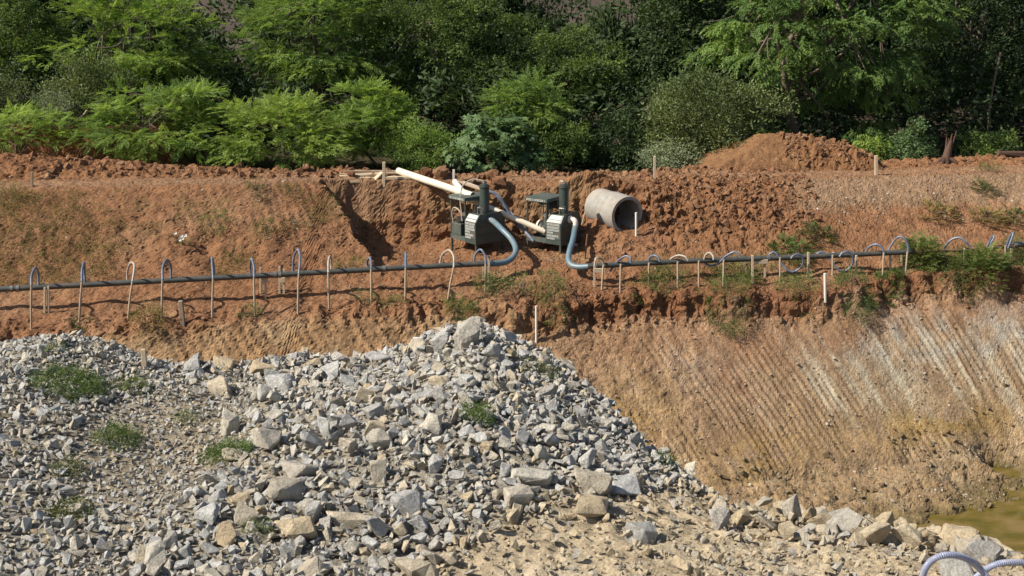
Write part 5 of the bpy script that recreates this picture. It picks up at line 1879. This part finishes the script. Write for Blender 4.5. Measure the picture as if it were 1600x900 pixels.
# ------------------------------------------------------------------ planks, loose pipes, logs
PL = [  # left px/py, right px/py, Y, thickness, label
    (497, 282, 572, 283, 36.85, .05, 'frontmost pale plank at the left end of the stack'), (548, 284.5, 648, 282.5, 36.75, .045, 'frontmost plank at the right end of the stack'),
    (505, 278.5, 568, 276, 37.05, .045, 'plank behind the front one at the left'), (530, 275.5, 600, 271, 37.05, .05, 'upper left plank of the stack'), (545, 279, 645, 277, 36.95, .07, 'thick brown board in the middle of the stack'),
    (530, 272, 640, 270, 37.2, .045, 'plank lying along the back of the stack'), (540, 267, 625, 268, 37.3, .045, 'thin topmost plank of the stack'), (583, 283, 597, 269, 36.75, .04, 'short board leaning on the peg of the stack')]
for xa, ya, xb, yb, Y, th, lab in PL:
    a, b_ = at(xa, ya, Y), at(xb, yb, Y + random.uniform(-.1, .25))
    dv = b_ - a
    ln = np.linalg.norm(dv)
    me_ = MB().box((-ln / 2, -.09, -th / 2), (ln / 2, .09, th / 2), bev=.006).mesh('plank')
    o_ = link('plank', me_, random.choice((M['wood'], M['wood_pale'])), None, (a + b_) / 2)
    o_.rotation_euler = Vector(dv).to_track_quat('X', 'Z').to_euler()
    tag(o_, lab, 'plank', 'planks stacked on the bank top')


def straight(name, label, a, b_, rad, mat, cat='pipe', hollow=True):
    a, b_ = np.array(a), np.array(b_)
    mb = MB()
    mb.tube(np.array([(0, 0, 0), (b_ - a) * .5, b_ - a]), rad, 18, cap=False)
    if hollow:
        mb.tube(np.array([(b_ - a), (b_ - a) * .5, (0, 0, 0)]), rad * .88, 18, cap=False)
    o_ = link(name, smooth_by_angle(mb.mesh(name), 50), mat, None, a)
    return tag(o_, label, cat)


straight('discharge_pipe', 'long cream plastic pipe sloping down from the bank top', at(622, 267, 37.2), at(738, 306, 35.35), .105, M['pvc'])
straight('discharge_pipe', 'thinner tan pipe running behind the pumps down to the right one', at(712, 302, 35.6), at(852, 362, 34.95), .08, M['pvc'])
straight('short_pipe', 'short bright white pipe slanting behind the left pump roof', at(711, 284, 36.4), at(730, 309, 35.3), .085, M['white_pipe'])
straight('pole', 'thin brown pole slanting behind the left pump roof', at(713, 283, 36.6), at(766, 301, 35.6), .045, M['wood'], 'pole', False)
hose_thing('thin_hose', 'grey and blue hose trailing from the left pump roof to the right pump', 'hose', [at(762, 300, 35.6), at(772, 302, 35.6), at(785, 315, 35.55), at(797, 335, 35.5), at(815, 356, 35.3), at(834, 377, 35.0)], .05, M['loop_hose'], 30)
hose_thing('thin_hose', 'slack grey hose lying beside the blue one behind the pumps', 'hose', [at(710, 284, 36.8), at(730, 286, 36.5), at(760, 297, 36.2), at(778, 304, 36.0), at(794, 326, 35.8), at(812, 348, 35.6), at(838, 374, 35.2)], .03, M['grey_hose'], 30)

# stump, logs, dead stick, sapling
p = fhit(1488, 258)
p[1] += .6
p[2] = FAR.z(p[0], p[1])
sp_ = thing('tree_stump', 'splintered red brown tree stump at the edge of the wood', 'stump', p)
mb = MB()
mb.tube(np.array([(-.02, 0, -.2), (0, 0, .15), (.05, 0, .5), (.1, .02, .72)]), [.24, .14, .11, .06], 10)
link('trunk', mb.mesh('trunk', True), M['bark_red'], sp_)
for k, (dx, dz, r_) in enumerate(((-.05, .86, .05), (.12, .95, .06), (.25, 1.02, .04), (.02, .8, .05))):
    link('splinter', MB().tube(np.array([(dx * .5, 0, .5), (dx, 0, dz)]), [r_, .012], 5).mesh('splinter'), M['bark_red'], sp_)
for k, dx in enumerate((-.45, -.25, .35)):
    link('root', MB().tube(spline([(0, 0, .2), (dx * .6, -.12, .08), (dx, -.2, -.12)], 8), np.linspace(.09, .03, 9), 6).mesh('root'), M['bark_red'], sp_)
for k, (xa, ya, xb, yb, r_, lab) in enumerate([(1558, 250, 1612, 246, .10, 'lower log lying at the right edge of the bank top'), (1560, 245, 1612, 240, .09, 'upper log lying at the right edge of the bank top')]):
    a, b_ = at(xa, ya, 42.5), at(xb, yb, 42.7)
    a[2] = max(a[2], FAR.z(a[0], a[1]) + r_ * .7)
    b_[2] = max(b_[2], FAR.z(b_[0], b_[1]) + r_ * .7)
    o_ = link('log', smooth_by_angle(MB().tube(np.array([(0, 0, 0), (b_ - a) * .5, b_ - a]), [r_, r_ * .95, r_ * .85], 12).mesh('log'), 40), M['bark_red'], None, a)
    tag(o_, lab, 'log', 'logs at the right edge')
a = at(118, 190, 43.0)
hose_thing('dead_stick', 'bent pale dead stick above the clay bank', 'stick', [at(108, 196, 43), at(120, 188, 43), at(130, 180, 43), at(136, 172, 42.9)], .03, M['wood_pale'], 12, 6)
a, b_ = at(1546, 218, 46.0), at(1552, 135, 46.0)
a[2] = ground_far(a[0], 46.0) - .1
hose_thing('sapling_trunk', 'thin pale sapling trunk in the dark wood at right', 'sapling', [a, (a + b_) / 2 + np.array((-.08, 0, 0)), b_, b_ + np.array((.15, 0, 1.2))], .035, M['bark'], 14, 7)
n0 = np.random.default_rng(3)
a, b_ = at(1300, 268, 46), at(1345, 60, 46)

# ------------------------------------------------------------------ ribbed hoses at the near edge
for k, (path, lab) in enumerate([([(1437, 960), (1440, 915), (1446, 888), (1462, 872), (1485, 867), (1510, 873), (1530, 888), (1546, 910), (1556, 960)], 'ribbed violet blue hose arching at the lower right corner, left one'),
                                 ([(1512, 960), (1518, 915), (1535, 894), (1556, 882), (1580, 879), (1610, 882), (1640, 900), (1655, 960)], 'ribbed violet blue hose arching at the lower right corner, right one')]):
    Yh = 12.6 + .25 * k
    pts = [at(a, b_, Yh + .12 * math.cos(j)) for j, (a, b_) in enumerate(path)]
    for e in (0, -1):
        q = pts[e].copy()
        q[2] = NEAR.z(q[0], q[1]) - .05
        if e == 0:
            pts = [q] + pts
        else:
            pts = pts + [q]
    hose_thing('ribbed_hose', lab, 'hose', pts, .032, M['near_hose'], 300, 16, 'ribbed hoses at the near edge', ribs=.16)
